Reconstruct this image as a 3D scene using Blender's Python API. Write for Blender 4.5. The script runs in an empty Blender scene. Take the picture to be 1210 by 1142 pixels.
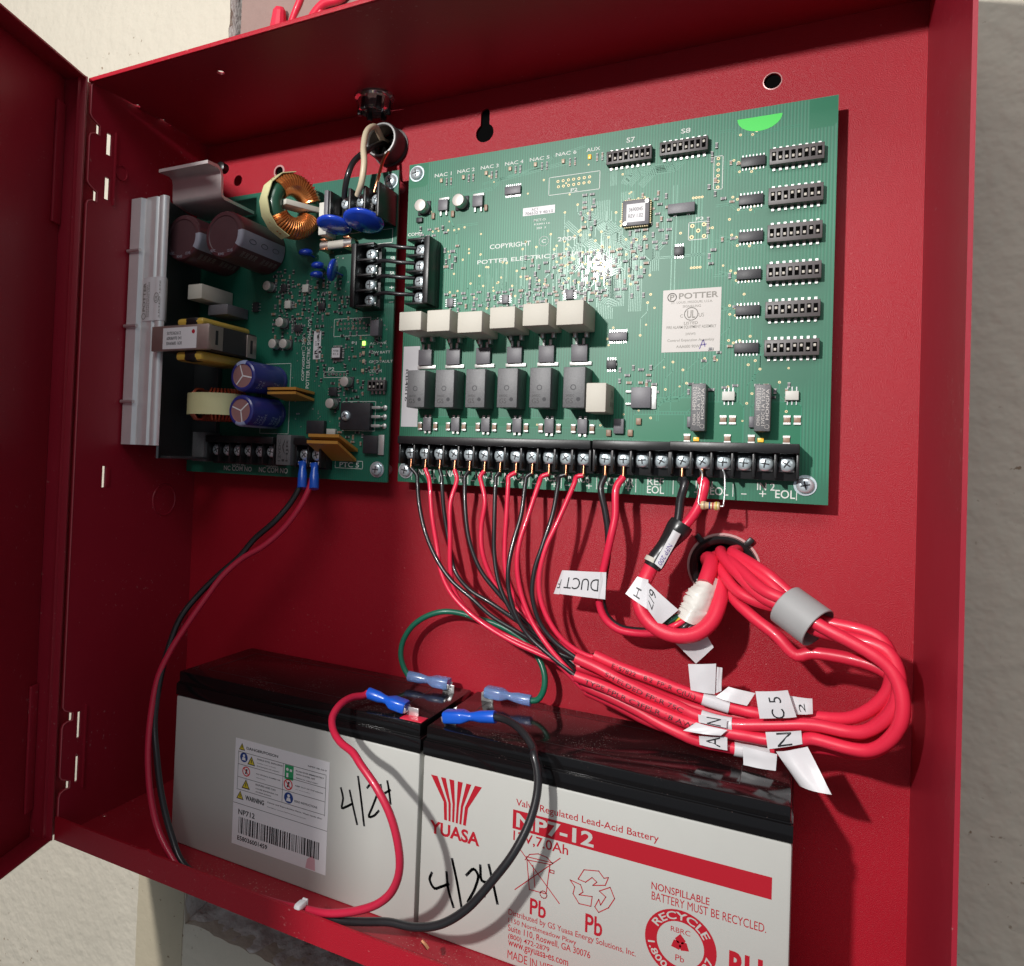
import bpy, bmesh, math, random
from mathutils import Vector, Matrix, noise
random.seed(11)
S = 0.001                      # everything below is written in millimetres; S turns it into metres
scene = bpy.context.scene
COL = scene.collection

# ------------------------------------------------------------------ camera, light, exposure
cam_d = bpy.data.cameras.new('camera'); cam = bpy.data.objects.new('camera', cam_d); COL.objects.link(cam)
cam.location = (301.13*S, -391.12*S, 218.39*S)
cam.rotation_euler = (1.5911, -0.0382, 0.4928)
cam_d.sensor_fit = 'HORIZONTAL'; cam_d.sensor_width = 36.0
cam_d.lens = 36.0*899.05/1210.0
cam_d.shift_x = (605-456.56)/1210.0
cam_d.shift_y = (520.94-571)/1210.0
cam_d.clip_start = 0.01; cam_d.clip_end = 50
scene.camera = cam

world = bpy.data.worlds.new('World'); scene.world = world; world.use_nodes = True
bg = world.node_tree.nodes['Background']
bg.inputs[0].default_value = (0.80, 0.90, 1.0, 1); bg.inputs[1].default_value = 0.24

def lamp(name, kind, loc, power, color, **kw):
    d = bpy.data.lights.new(name, kind); d.energy = power; d.color = color
    for k, v in kw.items(): setattr(d, k, v)
    o = bpy.data.objects.new(name, d); COL.objects.link(o); o.location = [c*S for c in loc]
    return o
# the hand lamp up and to the left of the camera that throws the hard shadows
key = lamp('hand_lamp', 'POINT', (15, -850, 528), 32.0, (1.0, 0.98, 0.95), shadow_soft_size=0.017)
# the room's ceiling light, large and soft, behind and above
room = lamp('ceiling_light', 'AREA', (250, -1500, 1500), 13.0, (1.0, 0.98, 0.96), shape='RECTANGLE', size=1.2, size_y=0.6)
room.rotation_euler = (math.radians(48), 0, 0)

vs = scene.view_settings
vs.view_transform = 'Standard'; vs.look = 'None'; vs.exposure = 0.0; vs.gamma = 1.0; vs.use_curve_mapping = False
scene.cycles.max_bounces = 8
scene.cycles.use_denoising = True

# ------------------------------------------------------------------ materials
MATS = {}
def mat(name, col, rough=0.5, metal=0.0, coat=0.0, bump=None, var=None, spec=0.5, emit=None, alpha=1.0, trans=0.0, dust=None):
    """bump=(scale, strength, distance_mm)  var=(scale, amount) colour variation  dust=(scale, threshold, colour)"""
    m = bpy.data.materials.new(name); m.use_nodes = True
    nt = m.node_tree; b = nt.nodes['Principled BSDF']
    b.inputs['Base Color'].default_value = (*col, 1); b.inputs['Roughness'].default_value = rough
    b.inputs['Metallic'].default_value = metal; b.inputs['Coat Weight'].default_value = coat
    b.inputs['Coat Roughness'].default_value = 0.08
    b.inputs['Specular IOR Level'].default_value = spec
    b.inputs['Transmission Weight'].default_value = trans
    b.inputs['Alpha'].default_value = alpha
    tc = nt.nodes.new('ShaderNodeTexCoord')
    colsock = None
    if var:
        n = nt.nodes.new('ShaderNodeTexNoise'); n.inputs['Scale'].default_value = var[0]; n.inputs['Detail'].default_value = 5
        n.inputs['Roughness'].default_value = 0.65
        nt.links.new(tc.outputs['Object'], n.inputs['Vector'])
        mx = nt.nodes.new('ShaderNodeMix'); mx.data_type = 'RGBA'
        mx.inputs[6].default_value = (*[c*(1-var[1]) for c in col], 1); mx.inputs[7].default_value = (*[min(1, c*(1+var[1])) for c in col], 1)
        nt.links.new(n.outputs['Fac'], mx.inputs[0]); colsock = mx.outputs[2]
        rr = nt.nodes.new('ShaderNodeMapRange'); rr.inputs[3].default_value = max(0.02, rough*0.8); rr.inputs[4].default_value = min(1, rough*1.25)
        nt.links.new(n.outputs['Fac'], rr.inputs[0]); nt.links.new(rr.outputs[0], b.inputs['Roughness'])
    if dust:
        n = nt.nodes.new('ShaderNodeTexNoise'); n.inputs['Scale'].default_value = dust[0]; n.inputs['Detail'].default_value = 3
        nt.links.new(tc.outputs['Object'], n.inputs['Vector'])
        n2 = nt.nodes.new('ShaderNodeTexNoise'); n2.inputs['Scale'].default_value = dust[0]*0.035; n2.inputs['Detail'].default_value = 4
        nt.links.new(tc.outputs['Object'], n2.inputs['Vector'])
        ad = nt.nodes.new('ShaderNodeMath'); ad.operation = 'MULTIPLY_ADD'; ad.inputs[1].default_value = 0.35
        nt.links.new(n2.outputs['Fac'], ad.inputs[0]); nt.links.new(n.outputs['Fac'], ad.inputs[2])
        r = nt.nodes.new('ShaderNodeMapRange'); r.inputs[1].default_value = dust[1]; r.inputs[2].default_value = dust[1]+0.06
        nt.links.new(ad.outputs[0], r.inputs[0])
        ge = nt.nodes.new('ShaderNodeNewGeometry'); sx = nt.nodes.new('ShaderNodeSeparateXYZ'); nt.links.new(ge.outputs['Normal'], sx.inputs[0])
        up = nt.nodes.new('ShaderNodeMapRange'); up.inputs[1].default_value = 0.3; up.inputs[2].default_value = 0.9; up.inputs[3].default_value = dust[3] if len(dust) > 3 else 0.06
        nt.links.new(sx.outputs['Z'], up.inputs[0]); mu = nt.nodes.new('ShaderNodeMath'); mu.operation = 'MULTIPLY'     # dust settles on surfaces that face up
        nt.links.new(r.outputs[0], mu.inputs[0]); nt.links.new(up.outputs[0], mu.inputs[1]); r = mu
        mx = nt.nodes.new('ShaderNodeMix'); mx.data_type = 'RGBA'
        if colsock: nt.links.new(colsock, mx.inputs[6])
        else: mx.inputs[6].default_value = (*col, 1)
        mx.inputs[7].default_value = (*dust[2], 1)
        nt.links.new(r.outputs[0], mx.inputs[0]); colsock = mx.outputs[2]
        if not var:
            rr = nt.nodes.new('ShaderNodeMapRange'); rr.inputs[3].default_value = rough; rr.inputs[4].default_value = 0.8
            nt.links.new(r.outputs[0], rr.inputs[0]); nt.links.new(rr.outputs[0], b.inputs['Roughness'])
    if colsock: nt.links.new(colsock, b.inputs['Base Color'])
    if bump:
        n = nt.nodes.new('ShaderNodeTexNoise'); n.inputs['Scale'].default_value = bump[0]; n.inputs['Detail'].default_value = 2
        nt.links.new(tc.outputs['Object'], n.inputs['Vector'])
        bp = nt.nodes.new('ShaderNodeBump'); bp.inputs['Strength'].default_value = bump[1]; bp.inputs['Distance'].default_value = bump[2]*S
        nt.links.new(n.outputs['Fac'], bp.inputs['Height']); nt.links.new(bp.outputs[0], b.inputs['Normal'])
    if emit:
        b.inputs['Emission Color'].default_value = (*emit[0], 1); b.inputs['Emission Strength'].default_value = emit[1]
    MATS[name] = m
    return m

RED = mat('red powder coat', (0.38, 0.007, 0.020), 0.40, spec=0.38, bump=(2700, 0.95, 0.24), var=(9, 0.12), dust=(650, 0.87, (0.55, 0.16, 0.16), 0.6))  # pale specks: dust and scuffs, plus the coat's sparkle painted in
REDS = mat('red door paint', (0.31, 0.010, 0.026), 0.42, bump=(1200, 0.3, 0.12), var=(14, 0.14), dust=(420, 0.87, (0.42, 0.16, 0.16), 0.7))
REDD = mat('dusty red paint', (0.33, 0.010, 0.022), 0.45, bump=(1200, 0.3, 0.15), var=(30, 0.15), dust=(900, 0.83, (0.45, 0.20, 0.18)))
EDGER = mat('pale red edge highlight', (0.52, 0.10, 0.12), 0.4)  # lighter red that paints in the highlight on a sheet edge
EDGE = mat('bare steel edge', (0.62, 0.35, 0.34), 0.4, 0.3)
def board_mat(name, col, col2):
    m = mat(name, col, 0.47, coat=0.03, spec=0.6)
    nt = m.node_tree; b = nt.nodes['Principled BSDF']; b.inputs['Coat Roughness'].default_value = 0.27
    tc = nt.nodes.new('ShaderNodeTexCoord'); w = nt.nodes.new('ShaderNodeTexWave')
    w.wave_type = 'BANDS'; w.bands_direction = 'X'; w.inputs['Scale'].default_value = 236; w.inputs['Distortion'].default_value = 0.0
    nt.links.new(tc.outputs['Object'], w.inputs['Vector'])
    n = nt.nodes.new('ShaderNodeTexNoise'); n.inputs['Scale'].default_value = 22; n.inputs['Detail'].default_value = 3
    nt.links.new(tc.outputs['Object'], n.inputs['Vector'])
    mu = nt.nodes.new('ShaderNodeMath'); mu.operation = 'MULTIPLY'
    r = nt.nodes.new('ShaderNodeMapRange'); r.inputs[1].default_value = 0.36; r.inputs[2].default_value = 0.56
    nt.links.new(n.outputs['Fac'], r.inputs[0]); nt.links.new(w.outputs['Fac'], mu.inputs[0]); nt.links.new(r.outputs[0], mu.inputs[1])
    mx = nt.nodes.new('ShaderNodeMix'); mx.data_type = 'RGBA'; mx.inputs[6].default_value = (*col, 1); mx.inputs[7].default_value = (*col2, 1)
    nt.links.new(mu.outputs[0], mx.inputs[0]); nt.links.new(mx.outputs[2], b.inputs['Base Color'])
    bp = nt.nodes.new('ShaderNodeBump'); bp.inputs['Strength'].default_value = 0.35; bp.inputs['Distance'].default_value = 0.05*S
    nt.links.new(mu.outputs[0], bp.inputs['Height']); nt.links.new(bp.outputs[0], b.inputs['Normal'])
    return m
GREEN = board_mat('solder mask green', (0.009, 0.135, 0.072), (0.016, 0.205, 0.112))
GREEN2 = board_mat('dark solder mask green', (0.006, 0.115, 0.072), (0.010, 0.16, 0.098))
TRACE = mat('masked copper trace', (0.03, 0.24, 0.14), 0.34, coat=0.12, spec=0.5)
COPPERPOUR = mat('masked copper pour', (0.010, 0.165, 0.082), 0.35, coat=0.15)
SILK = mat('white board print', (0.72, 0.74, 0.70), 0.6)
GOLD = mat('tinned gold pad', (0.66, 0.56, 0.34), 0.55, 0.35, spec=0.3)
SOLDER = mat('solder', (0.70, 0.70, 0.68), 0.42, 0.6)
CHIP = mat('black epoxy', (0.028, 0.028, 0.033), 0.45, bump=(3000, 0.4, 0.05), var=(200, 0.3))
CHIPG = mat('grey epoxy', (0.125, 0.12, 0.135), 0.46, spec=0.65, bump=(3000, 0.6, 0.06), var=(1200, 0.25))
DIPM = mat('dip switch plastic', (0.095, 0.085, 0.085), 0.45, spec=0.6, var=(300, 0.2))
SOLD2 = mat('dull solder', (0.44, 0.44, 0.42), 0.6, 0.35, spec=0.3)
BLK = mat('black plastic', (0.011, 0.011, 0.012), 0.36, bump=(900, 0.25, 0.08), var=(120, 0.25))
BLKG = mat('black relay plastic', (0.115, 0.115, 0.12), 0.46, spec=0.65, bump=(2600, 0.9, 0.10), var=(1400, 0.45))
STEEL = mat('zinc screw steel', (0.74, 0.85, 0.96), 0.28, 0.6, var=(300, 0.2))
VOID = mat('dark void', (0.004, 0.004, 0.004), 1.0, spec=0.0)
DARKSLOT = mat('screw recess', (0.03, 0.03, 0.035), 0.6)
TIN = mat('tinned lead', (0.72, 0.72, 0.72), 0.3, 0.75)
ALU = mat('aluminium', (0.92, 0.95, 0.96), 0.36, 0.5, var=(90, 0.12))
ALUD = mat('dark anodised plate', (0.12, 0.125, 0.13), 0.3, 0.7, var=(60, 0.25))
ALUB = mat('brushed aluminium bracket', (0.78, 0.70, 0.69), 0.38, 0.55, bump=(700, 0.3, 0.06), var=(80, 0.12))
CERAM = mat('cream cement body', (0.56, 0.53, 0.46), 0.6, bump=(400, 0.3, 0.15), var=(120, 0.07))
CREAMT = mat('pale yellow tape', (0.68, 0.66, 0.36), 0.5, var=(60, 0.08))
CAPBR = mat('brown capacitor sleeve', (0.075, 0.022, 0.028), 0.40, coat=0.12, var=(40, 0.2))
CAPTOP = mat('brown capacitor end', (0.070, 0.026, 0.032), 0.5, var=(60, 0.15))
CAPGR = mat('grey sleeve stripe', (0.30, 0.30, 0.36), 0.45)
CAPBL = mat('blue capacitor sleeve', (0.030, 0.035, 0.22), 0.33, coat=0.3, var=(50, 0.2))
CAPBLS = mat('pale blue sleeve stripe', (0.33, 0.38, 0.58), 0.4)
CAPEND = mat('pinkish capacitor end', (0.42, 0.23, 0.23), 0.42, 0.35)
CAPALU = mat('capacitor can aluminium', (0.62, 0.62, 0.60), 0.35, 0.85)
CAPSIL = mat('small capacitor top', (0.60, 0.56, 0.52), 0.42, 0.3)
COPPER = mat('enamelled copper wire', (0.78, 0.30, 0.09), 0.28, 0.85, coat=0.4)
COPRED = mat('red enamelled wire', (0.55, 0.10, 0.045), 0.3, 0.5, coat=0.4)
CORE = mat('green toroid core', (0.015, 0.07, 0.04), 0.3, coat=0.3)
FERR = mat('dark ferrite', (0.035, 0.033, 0.034), 0.5, 0.2)
COREF = mat('transformer core steel', (0.44, 0.36, 0.33), 0.45, 0.75, var=(80, 0.15))
YELT = mat('yellow transformer tape', (0.62, 0.42, 0.07), 0.35, coat=0.3, var=(90, 0.2))
BLUED = mat('blue varistor', (0.012, 0.055, 0.48), 0.22, coat=0.6, var=(70, 0.12))
TAN = mat('tan thermistor', (0.50, 0.24, 0.045), 0.42, var=(90, 0.12))
PAPER = mat('white label', (0.74, 0.73, 0.75), 0.5, var=(60, 0.03))
PAPERG = mat('silver grey label', (0.55, 0.52, 0.49), 0.45, var=(50, 0.05))
INKG = mat('grey label ink', (0.25, 0.235, 0.21), 0.6)
INK = mat('black ink', (0.015, 0.015, 0.018), 0.5)
INKP = mat('violet ink', (0.10, 0.06, 0.30), 0.6)
INKR = mat('red print', (0.40, 0.010, 0.022), 0.55, spec=0.25)
REDDOT = mat('red dot', (0.45, 0.01, 0.03), 0.5)
WRED = mat('red wire insulation', (0.73, 0.022, 0.066), 0.33, coat=0.15, var=(40, 0.07))
JRED = mat('red cable jacket', (0.72, 0.022, 0.058), 0.40, coat=0.1, var=(45, 0.08), bump=(260, 0.12, 0.2))
WDRED = mat('dark red lead insulation', (0.50, 0.016, 0.050), 0.36, coat=0.15, var=(40, 0.08))
WBLK = mat('black wire insulation', (0.016, 0.016, 0.018), 0.32, coat=0.2, var=(60, 0.2))
WGRN = mat('green wire insulation', (0.010, 0.125, 0.075), 0.33, coat=0.1, var=(40, 0.1))
WWHT = mat('cream wire insulation', (0.62, 0.52, 0.37), 0.38, var=(50, 0.06))
BARECU = mat('bare copper', (0.80, 0.36, 0.19), 0.3, 1.0, var=(80, 0.2))
BLUEC = mat('blue crimp connector', (0.010, 0.10, 0.58), 0.28, coat=0.3, var=(80, 0.12))
BLUET = mat('translucent blue connector', (0.26, 0.42, 0.78), 0.25, trans=0.55, coat=0.3)
CASE = mat('light grey battery case', (0.47, 0.47, 0.44), 0.42, var=(30, 0.03), bump=(900, 0.15, 0.05))
LID = mat('glossy black battery lid', (0.006, 0.0055, 0.006), 0.12, spec=0.42, dust=(1300, 0.85, (0.16, 0.11, 0.10)), bump=(2600, 0.35, 0.02))
TAPEW = mat('white vinyl tape', (0.70, 0.68, 0.63), 0.36, bump=(130, 0.55, 1.2))
FLAG = mat('white flag label', (0.66, 0.65, 0.67), 0.34, bump=(45, 0.35, 0.8))
FLAGC = mat('clear laminate', (0.70, 0.70, 0.72), 0.2, bump=(60, 0.4, 0.8))
TAPEB = mat('black electrical tape', (0.016, 0.016, 0.017), 0.3, bump=(110, 0.6, 0.8))
GREYS = mat('grey cable sleeve', (0.34, 0.34, 0.34), 0.45, var=(50, 0.1))
RUB = mat('black bushing plastic', (0.012, 0.012, 0.013), 0.35, bump=(300, 0.2, 0.2))
CONDUIT = mat('grey conduit bushing', (0.10, 0.085, 0.085), 0.5, 0.3, var=(60, 0.25), bump=(400, 0.4, 0.2))
CONDIN = mat('pale conduit rim', (0.36, 0.36, 0.36), 0.45, 0.3)
SMOKE = mat('smoky clear plastic', (0.20, 0.17, 0.17), 0.08, trans=0.75, coat=0.3)
FLOORM = mat('grey concrete floor', (0.16, 0.155, 0.15), 0.8, var=(3, 0.2))
WALLM = mat('cream painted wall', (0.56, 0.51, 0.42), 0.7, bump=(130, 0.8, 1.8), var=(9, 0.09), dust=(240, 0.905, (0.25, 0.18, 0.12), 1.0))
WALLP = mat('repainted plaster', (0.46, 0.40, 0.29), 0.75, bump=(140, 0.45, 1.2), var=(20, 0.12), dust=(300, 0.90, (0.2, 0.14, 0.09), 1.0))
PINK = mat('pink smear', (0.62, 0.36, 0.40), 0.6)
BRICKM = mat('mauve brick', (0.30, 0.20, 0.175), 0.85, bump=(160, 0.7, 1.5), var=(30, 0.2))
MORTAR = mat('grey rough mortar', (0.56, 0.53, 0.50), 0.9, bump=(220, 0.8, 1.5), var=(45, 0.2))
LEDG = mat('green lit led', (0.5, 1.0, 0.2), 0.3, emit=((0.45, 1.0, 0.12), 3.0))
LEDA = mat('amber led', (0.85, 0.45, 0.06), 0.3, emit=((1.0, 0.5, 0.05), 0.6))
LEDO = mat('unlit led', (0.55, 0.42, 0.30), 0.4)
GSTICK = mat('bright green sticker', (0.06, 0.72, 0.10), 0.5)
SYMG = mat('label green', (0.02, 0.30, 0.11), 0.5); SYMB = mat('label blue', (0.015, 0.05, 0.22), 0.5)
SYMY = mat('label yellow', (0.62, 0.50, 0.03), 0.5); SYMR = mat('label red', (0.60, 0.05, 0.05), 0.5)
SMDB = mat('brown ceramic chip', (0.30, 0.19, 0.13), 0.45); SMDK = mat('black chip resistor', (0.03, 0.03, 0.035), 0.4)
SMDW = mat('pale optocoupler', (0.60, 0.60, 0.55), 0.5)
REST = mat('tan resistor body', (0.62, 0.45, 0.25), 0.4, coat=0.3)
WGREY = mat('white grey wire', (0.55, 0.55, 0.55), 0.4); WYEL = mat('yellow wire', (0.75, 0.50, 0.05), 0.35)

# ------------------------------------------------------------------ helpers
def finish(me, mats, smooth=35):
    for m in (mats if isinstance(mats, (list, tuple)) else [mats]): me.materials.append(m)
    if smooth is not None and len(me.polygons):
        me.polygons.foreach_set('use_smooth', [True]*len(me.polygons))
        me.set_sharp_from_angle(angle=math.radians(smooth))
    me.update()
    return me
def to_mesh(name, verts, faces, mats, idx=None, smooth=35):
    me = bpy.data.meshes.new(name)
    me.from_pydata([(v[0]*S, v[1]*S, v[2]*S) for v in verts], [], faces)
    if idx: me.polygons.foreach_set('material_index', idx)
    return finish(me, mats, smooth)
WORLD = {}
def link(name, me, parent=None, loc=(0, 0, 0), rot=(0, 0, 0)):
    """one object; loc in millimetres, in world axes; parented without moving it"""
    o = bpy.data.objects.new(name, me); COL.objects.link(o)
    o.location = [c*S for c in loc]; o.rotation_euler = rot
    if parent:
        o.parent = parent
        o.matrix_parent_inverse = WORLD[parent.name].inverted()
    WORLD[o.name] = Matrix.LocRotScale(o.location, o.rotation_euler, None)
    return o
ROOTS = []
def thing(name, label, cat, at, group=None):
    o = bpy.data.objects.new(name, None); COL.objects.link(o); o.empty_display_size = 0.01
    o.location = [c*S for c in at]; WORLD[o.name] = Matrix.Translation(o.location)
    o['label'] = label; o['category'] = cat
    if group: o['group'] = group
    ROOTS.append(o)
    return o
def tag(o, label, cat, group=None):
    o['label'] = label; o['category'] = cat
    if group: o['group'] = group
    return o

class MB:
    """collects shapes into one mesh"""
    def __init__(s): s.v = []; s.f = []; s.i = []
    def add(s, v, f, mi=0):
        n = len(s.v); s.v += [tuple(p) for p in v]; s.f += [tuple(a+n for a in q) for q in f]; s.i += [mi]*len(f)
    def box(s, x0, x1, y0, y1, z0, z1, mi=0, bev=0.0, M=None):
        if bev > 0:
            b = bmesh.new(); bmesh.ops.create_cube(b, size=1)
            for v in b.verts: v.co = Vector(((x0+x1)/2+v.co.x*(x1-x0), (y0+y1)/2+v.co.y*(y1-y0), (z0+z1)/2+v.co.z*(z1-z0)))
            bmesh.ops.bevel(b, geom=b.edges[:], offset=min(bev, .45*min(abs(x1-x0), abs(y1-y0), abs(z1-z0))), segments=2, profile=0.5, affect='EDGES')
            b.verts.index_update()
            vs_ = [v.co.copy() for v in b.verts]; fs = [[q.index for q in f.verts] for f in b.faces]; b.free()
        else:
            vs_ = [Vector(p) for p in ((x0, y0, z0), (x1, y0, z0), (x1, y1, z0), (x0, y1, z0), (x0, y0, z1), (x1, y0, z1), (x1, y1, z1), (x0, y1, z1))]
            fs = [(0, 3, 2, 1), (4, 5, 6, 7), (0, 1, 5, 4), (1, 2, 6, 5), (2, 3, 7, 6), (3, 0, 4, 7)]
        if M is not None: vs_ = [M @ p for p in vs_]
        s.add(vs_, fs, mi); return s
    def lathe(s, prof, center, axis='y-', n=24, mi=0, mis=None, cap=True):
        """prof = [(radius, height)...]; height runs along axis from center"""
        A = {'y-': (Vector((1, 0, 0)), Vector((0, 0, 1)), Vector((0, -1, 0))), 'y+': (Vector((1, 0, 0)), Vector((0, 0, -1)), Vector((0, 1, 0))),
             'x+': (Vector((0, 1, 0)), Vector((0, 0, 1)), Vector((1, 0, 0))), 'z+': (Vector((1, 0, 0)), Vector((0, 1, 0)), Vector((0, 0, 1)))}[axis] if isinstance(axis, str) else axis
        U_, V_, W_ = A; c = Vector(center); v = []; f = []; ii = []
        for (r, h) in prof:
            for k in range(n):
                a = 2*math.pi*k/n; v.append(c+U_*r*math.cos(a)+V_*r*math.sin(a)+W_*h)
        for j in range(len(prof)-1):
            for k in range(n):
                f.append((j*n+k, j*n+(k+1) % n, (j+1)*n+(k+1) % n, (j+1)*n+k)); ii.append(mis[j] if mis else mi)
        m = len(s.v); s.v += [tuple(p) for p in v]; s.f += [tuple(a+m for a in q) for q in f]; s.i += ii
        if cap and prof[0][0] > 0.01: s.f.append(tuple(m+k for k in range(n))[::-1]); s.i.append(mis[0] if mis else mi)
        if cap and prof[-1][0] > 0.01: s.f.append(tuple(m+(len(prof)-1)*n+k for k in range(n))); s.i.append(mis[-1] if mis else mi)
        return s
    def tube(s, pts, r, n=10, mi=0, smooth=True, caps=True, flat=1.0):
        P = spline(pts) if smooth else [Vector(p) for p in pts]
        R_ = r if callable(r) else (lambda t: r)
        t0 = (P[1]-P[0]).normalized(); nrm = t0.orthogonal().normalized(); v = []; f = []
        for i, p in enumerate(P):
            t = (P[min(i+1, len(P)-1)]-P[max(i-1, 0)]).normalized()
            nrm = (nrm-t*nrm.dot(t)).normalized(); bn = t.cross(nrm); rr = R_(i/(len(P)-1))
            for k in range(n):
                a = 2*math.pi*k/n; v.append(p+nrm*rr*math.cos(a)+bn*rr*flat*math.sin(a))
        for j in range(len(P)-1):
            for k in range(n): f.append((j*n+k, j*n+(k+1) % n, (j+1)*n+(k+1) % n, (j+1)*n+k))
        if caps: f.append(tuple(range(n))[::-1]); f.append(tuple((len(P)-1)*n+k for k in range(n)))
        s.add(v, f, mi); return s
    def mesh(s, name, mats, smooth=35): return to_mesh(name, s.v, s.f, mats, s.i, smooth)
    def build(s, name, mats, parent=None, smooth=35, loc=(0, 0, 0), rot=(0, 0, 0)): return link(name, s.mesh(name, mats, smooth), parent, loc, rot)

def spline(pts, step=2.0):
    P = [Vector(p) for p in pts]
    if len(P) < 3: return P
    P = [P[0]*2-P[1]]+P+[P[-1]*2-P[-2]]; out = []
    for i in range(1, len(P)-2):
        a, b, c, d = P[i-1:i+3]; L = (c-b).length; k = max(3, int(L/step))
        # centripetal Catmull-Rom
        def kn(p, q): return max(1e-3, (q-p).length)**0.5
        t0 = 0; t1 = kn(a, b); t2 = t1+kn(b, c); t3 = t2+kn(c, d)
        for j in range(k):
            t = t1+(t2-t1)*j/k
            A1 = a*((t1-t)/(t1-t0))+b*((t-t0)/(t1-t0)); A2 = b*((t2-t)/(t2-t1))+c*((t-t1)/(t2-t1)); A3 = c*((t3-t)/(t3-t2))+d*((t-t2)/(t3-t2))
            B1 = A1*((t2-t)/(t2-t0))+A2*((t-t0)/(t2-t0)); B2 = A2*((t3-t)/(t3-t1))+A3*((t-t1)/(t3-t1))
            out.append(B1*((t2-t)/(t2-t1))+B2*((t-t1)/(t2-t1)))
    out.append(P[-2]); return out

def box(name, x0, x1, y0, y1, z0, z1, m, parent=None, bev=0.25):
    return MB().box(x0, x1, y0, y1, z0, z1, 0, bev).build(name, m, parent)
def tube(name, pts, r, m, parent=None, n=10, **k):
    return MB().tube(pts, r, n, **k).build(name, m, parent, smooth=50)

def plate(name, outer, holes, t, m, parent=None, plane='xz', at=0.0, edge=None):
    """flat sheet with real holes. outline in the plane's two axes; thickness t is put behind 'at' (towards +third axis)"""
    cu = bpy.data.curves.new(name, 'CURVE'); cu.dimensions = '2D'; cu.fill_mode = 'BOTH'; cu.extrude = t/2
    for ring in [outer]+list(holes):
        sp = cu.splines.new('POLY'); sp.points.add(len(ring)-1); sp.use_cyclic_u = True
        for p, q in zip(sp.points, ring): p.co = (q[0], q[1], 0, 1)
    o = bpy.data.objects.new('tmp', cu); COL.objects.link(o)
    dg = bpy.context.evaluated_depsgraph_get(); me = bpy.data.meshes.new_from_object(o.evaluated_get(dg))
    bpy.data.objects.remove(o); bpy.data.curves.remove(cu)
    me.name = name
    for v in me.vertices:
        a, b, c = v.co
        if plane == 'xz': v.co = (a*S, (at+t/2-c)*S, b*S)       # c+ faces the viewer (-y)
        elif plane == 'yz': v.co = ((at+c)*S, a*S, b*S)
        else: v.co = (a*S, b*S, (at+c)*S)
    me.materials.clear()
    finish(me, m, 30)
    return link(name, me, parent)
def circle(cx, cy, r, n=20, sx=1.0): return [(cx+sx*r*math.cos(2*math.pi*k/n), cy+r*math.sin(2*math.pi*k/n)) for k in range(n)]
def rrect(x0, x1, y0, y1, r, n=4):
    o = []
    for (cx, cy, a0) in ((x1-r, y1-r, 0), (x0+r, y1-r, 90), (x0+r, y0+r, 180), (x1-r, y0+r, 270)):
        for k in range(n+1):
            a = math.radians(a0+90*k/n); o.append((cx+r*math.cos(a), cy+r*math.sin(a)))
    return o

TXT = {}
def text_mesh(s, bold=0.0):
    if (s, bold) not in TXT:
        cu = bpy.data.curves.new('t', 'FONT'); cu.body = s; cu.resolution_u = 3; cu.offset = bold*.8
        o = bpy.data.objects.new('tmp', cu); COL.objects.link(o)
        dg = bpy.context.evaluated_depsgraph_get(); me = bpy.data.meshes.new_from_object(o.evaluated_get(dg))
        bpy.data.objects.remove(o); bpy.data.curves.remove(cu)
        V = [tuple(v.co[:2]) for v in me.vertices]; Fs = [tuple(p.vertices) for p in me.polygons]; bpy.data.meshes.remove(me)
        TXT[(s, bold)] = (V, Fs)
    return TXT[(s, bold)]
def frame(o, u, v): return Vector(o), Vector(u).normalized(), Vector(v).normalized()
def text_on(mb, s, pa, pb, rot=0, off=0.06, bold=0.0, plane=((1, 0, 0), (0, 0, 1)), mi=0, upper=True):
    """print s to fill the box between corners pa and pb, on the plane spanned by plane=(right, up); rot in 90 degree turns, counter-clockwise"""
    V, Fs = text_mesh(s, bold)
    if not V: return
    u, v = Vector(plane[0]), Vector(plane[1]); nrm = u.cross(v)      # faces the viewer
    a, b = Vector(pa), Vector(pb)
    u0, u1 = sorted((a.dot(u), b.dot(u))); v0, v1 = sorted((a.dot(v), b.dot(v))); d = (a.dot(nrm)+b.dot(nrm))/2+off
    xs = [p[0] for p in V]; ys = [p[1] for p in V]; X0, X1, Y0, Y1 = min(xs), max(xs), min(ys), max(ys)
    out = []
    for (x, y) in V:
        s_, t_ = (x-X0)/max(1e-6, X1-X0), (y-Y0)/max(1e-6, Y1-Y0)
        if rot == 1: s_, t_ = 1-t_, s_
        elif rot == 2: s_, t_ = 1-s_, 1-t_
        elif rot == 3: s_, t_ = t_, 1-s_
        out.append(u*(u0+(u1-u0)*s_)+v*(v0+(v1-v0)*t_)+nrm*d)
    mb.add(out, Fs, mi)
def text(name, s, pa, pb, m, parent, rot=0, **k):
    mb = MB(); text_on(mb, s, pa, pb, rot, **k)
    return mb.build(name, m, parent, smooth=None)
def strip2d(mb, pts, w, plane=((1, 0, 0), (0, 0, 1)), off=0.0, mi=0, closed=False):
    """flat ribbon of width w along a polyline lying on a plane"""
    u, v = Vector(plane[0]), Vector(plane[1]); nrm = u.cross(v)
    P = [Vector(p)+nrm*off for p in pts]
    if closed: P = P+[P[0]]
    for a, b in zip(P[:-1], P[1:]):
        t = b-a
        if t.length < 1e-6: continue
        t.normalize(); sd = nrm.cross(t)*w/2; e = t*w/2*0.9
        mb.add([a-e-sd, b+e-sd, b+e+sd, a-e+sd], [(0, 1, 2, 3)], mi)
def poly(mb, pts, off=0.0, mi=0, n=(0, -1, 0)):
    """flat polygon; off lifts it along n"""
    mb.add([Vector(p)+Vector(n)*off for p in pts], [tuple(range(len(pts)))], mi)
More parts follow.
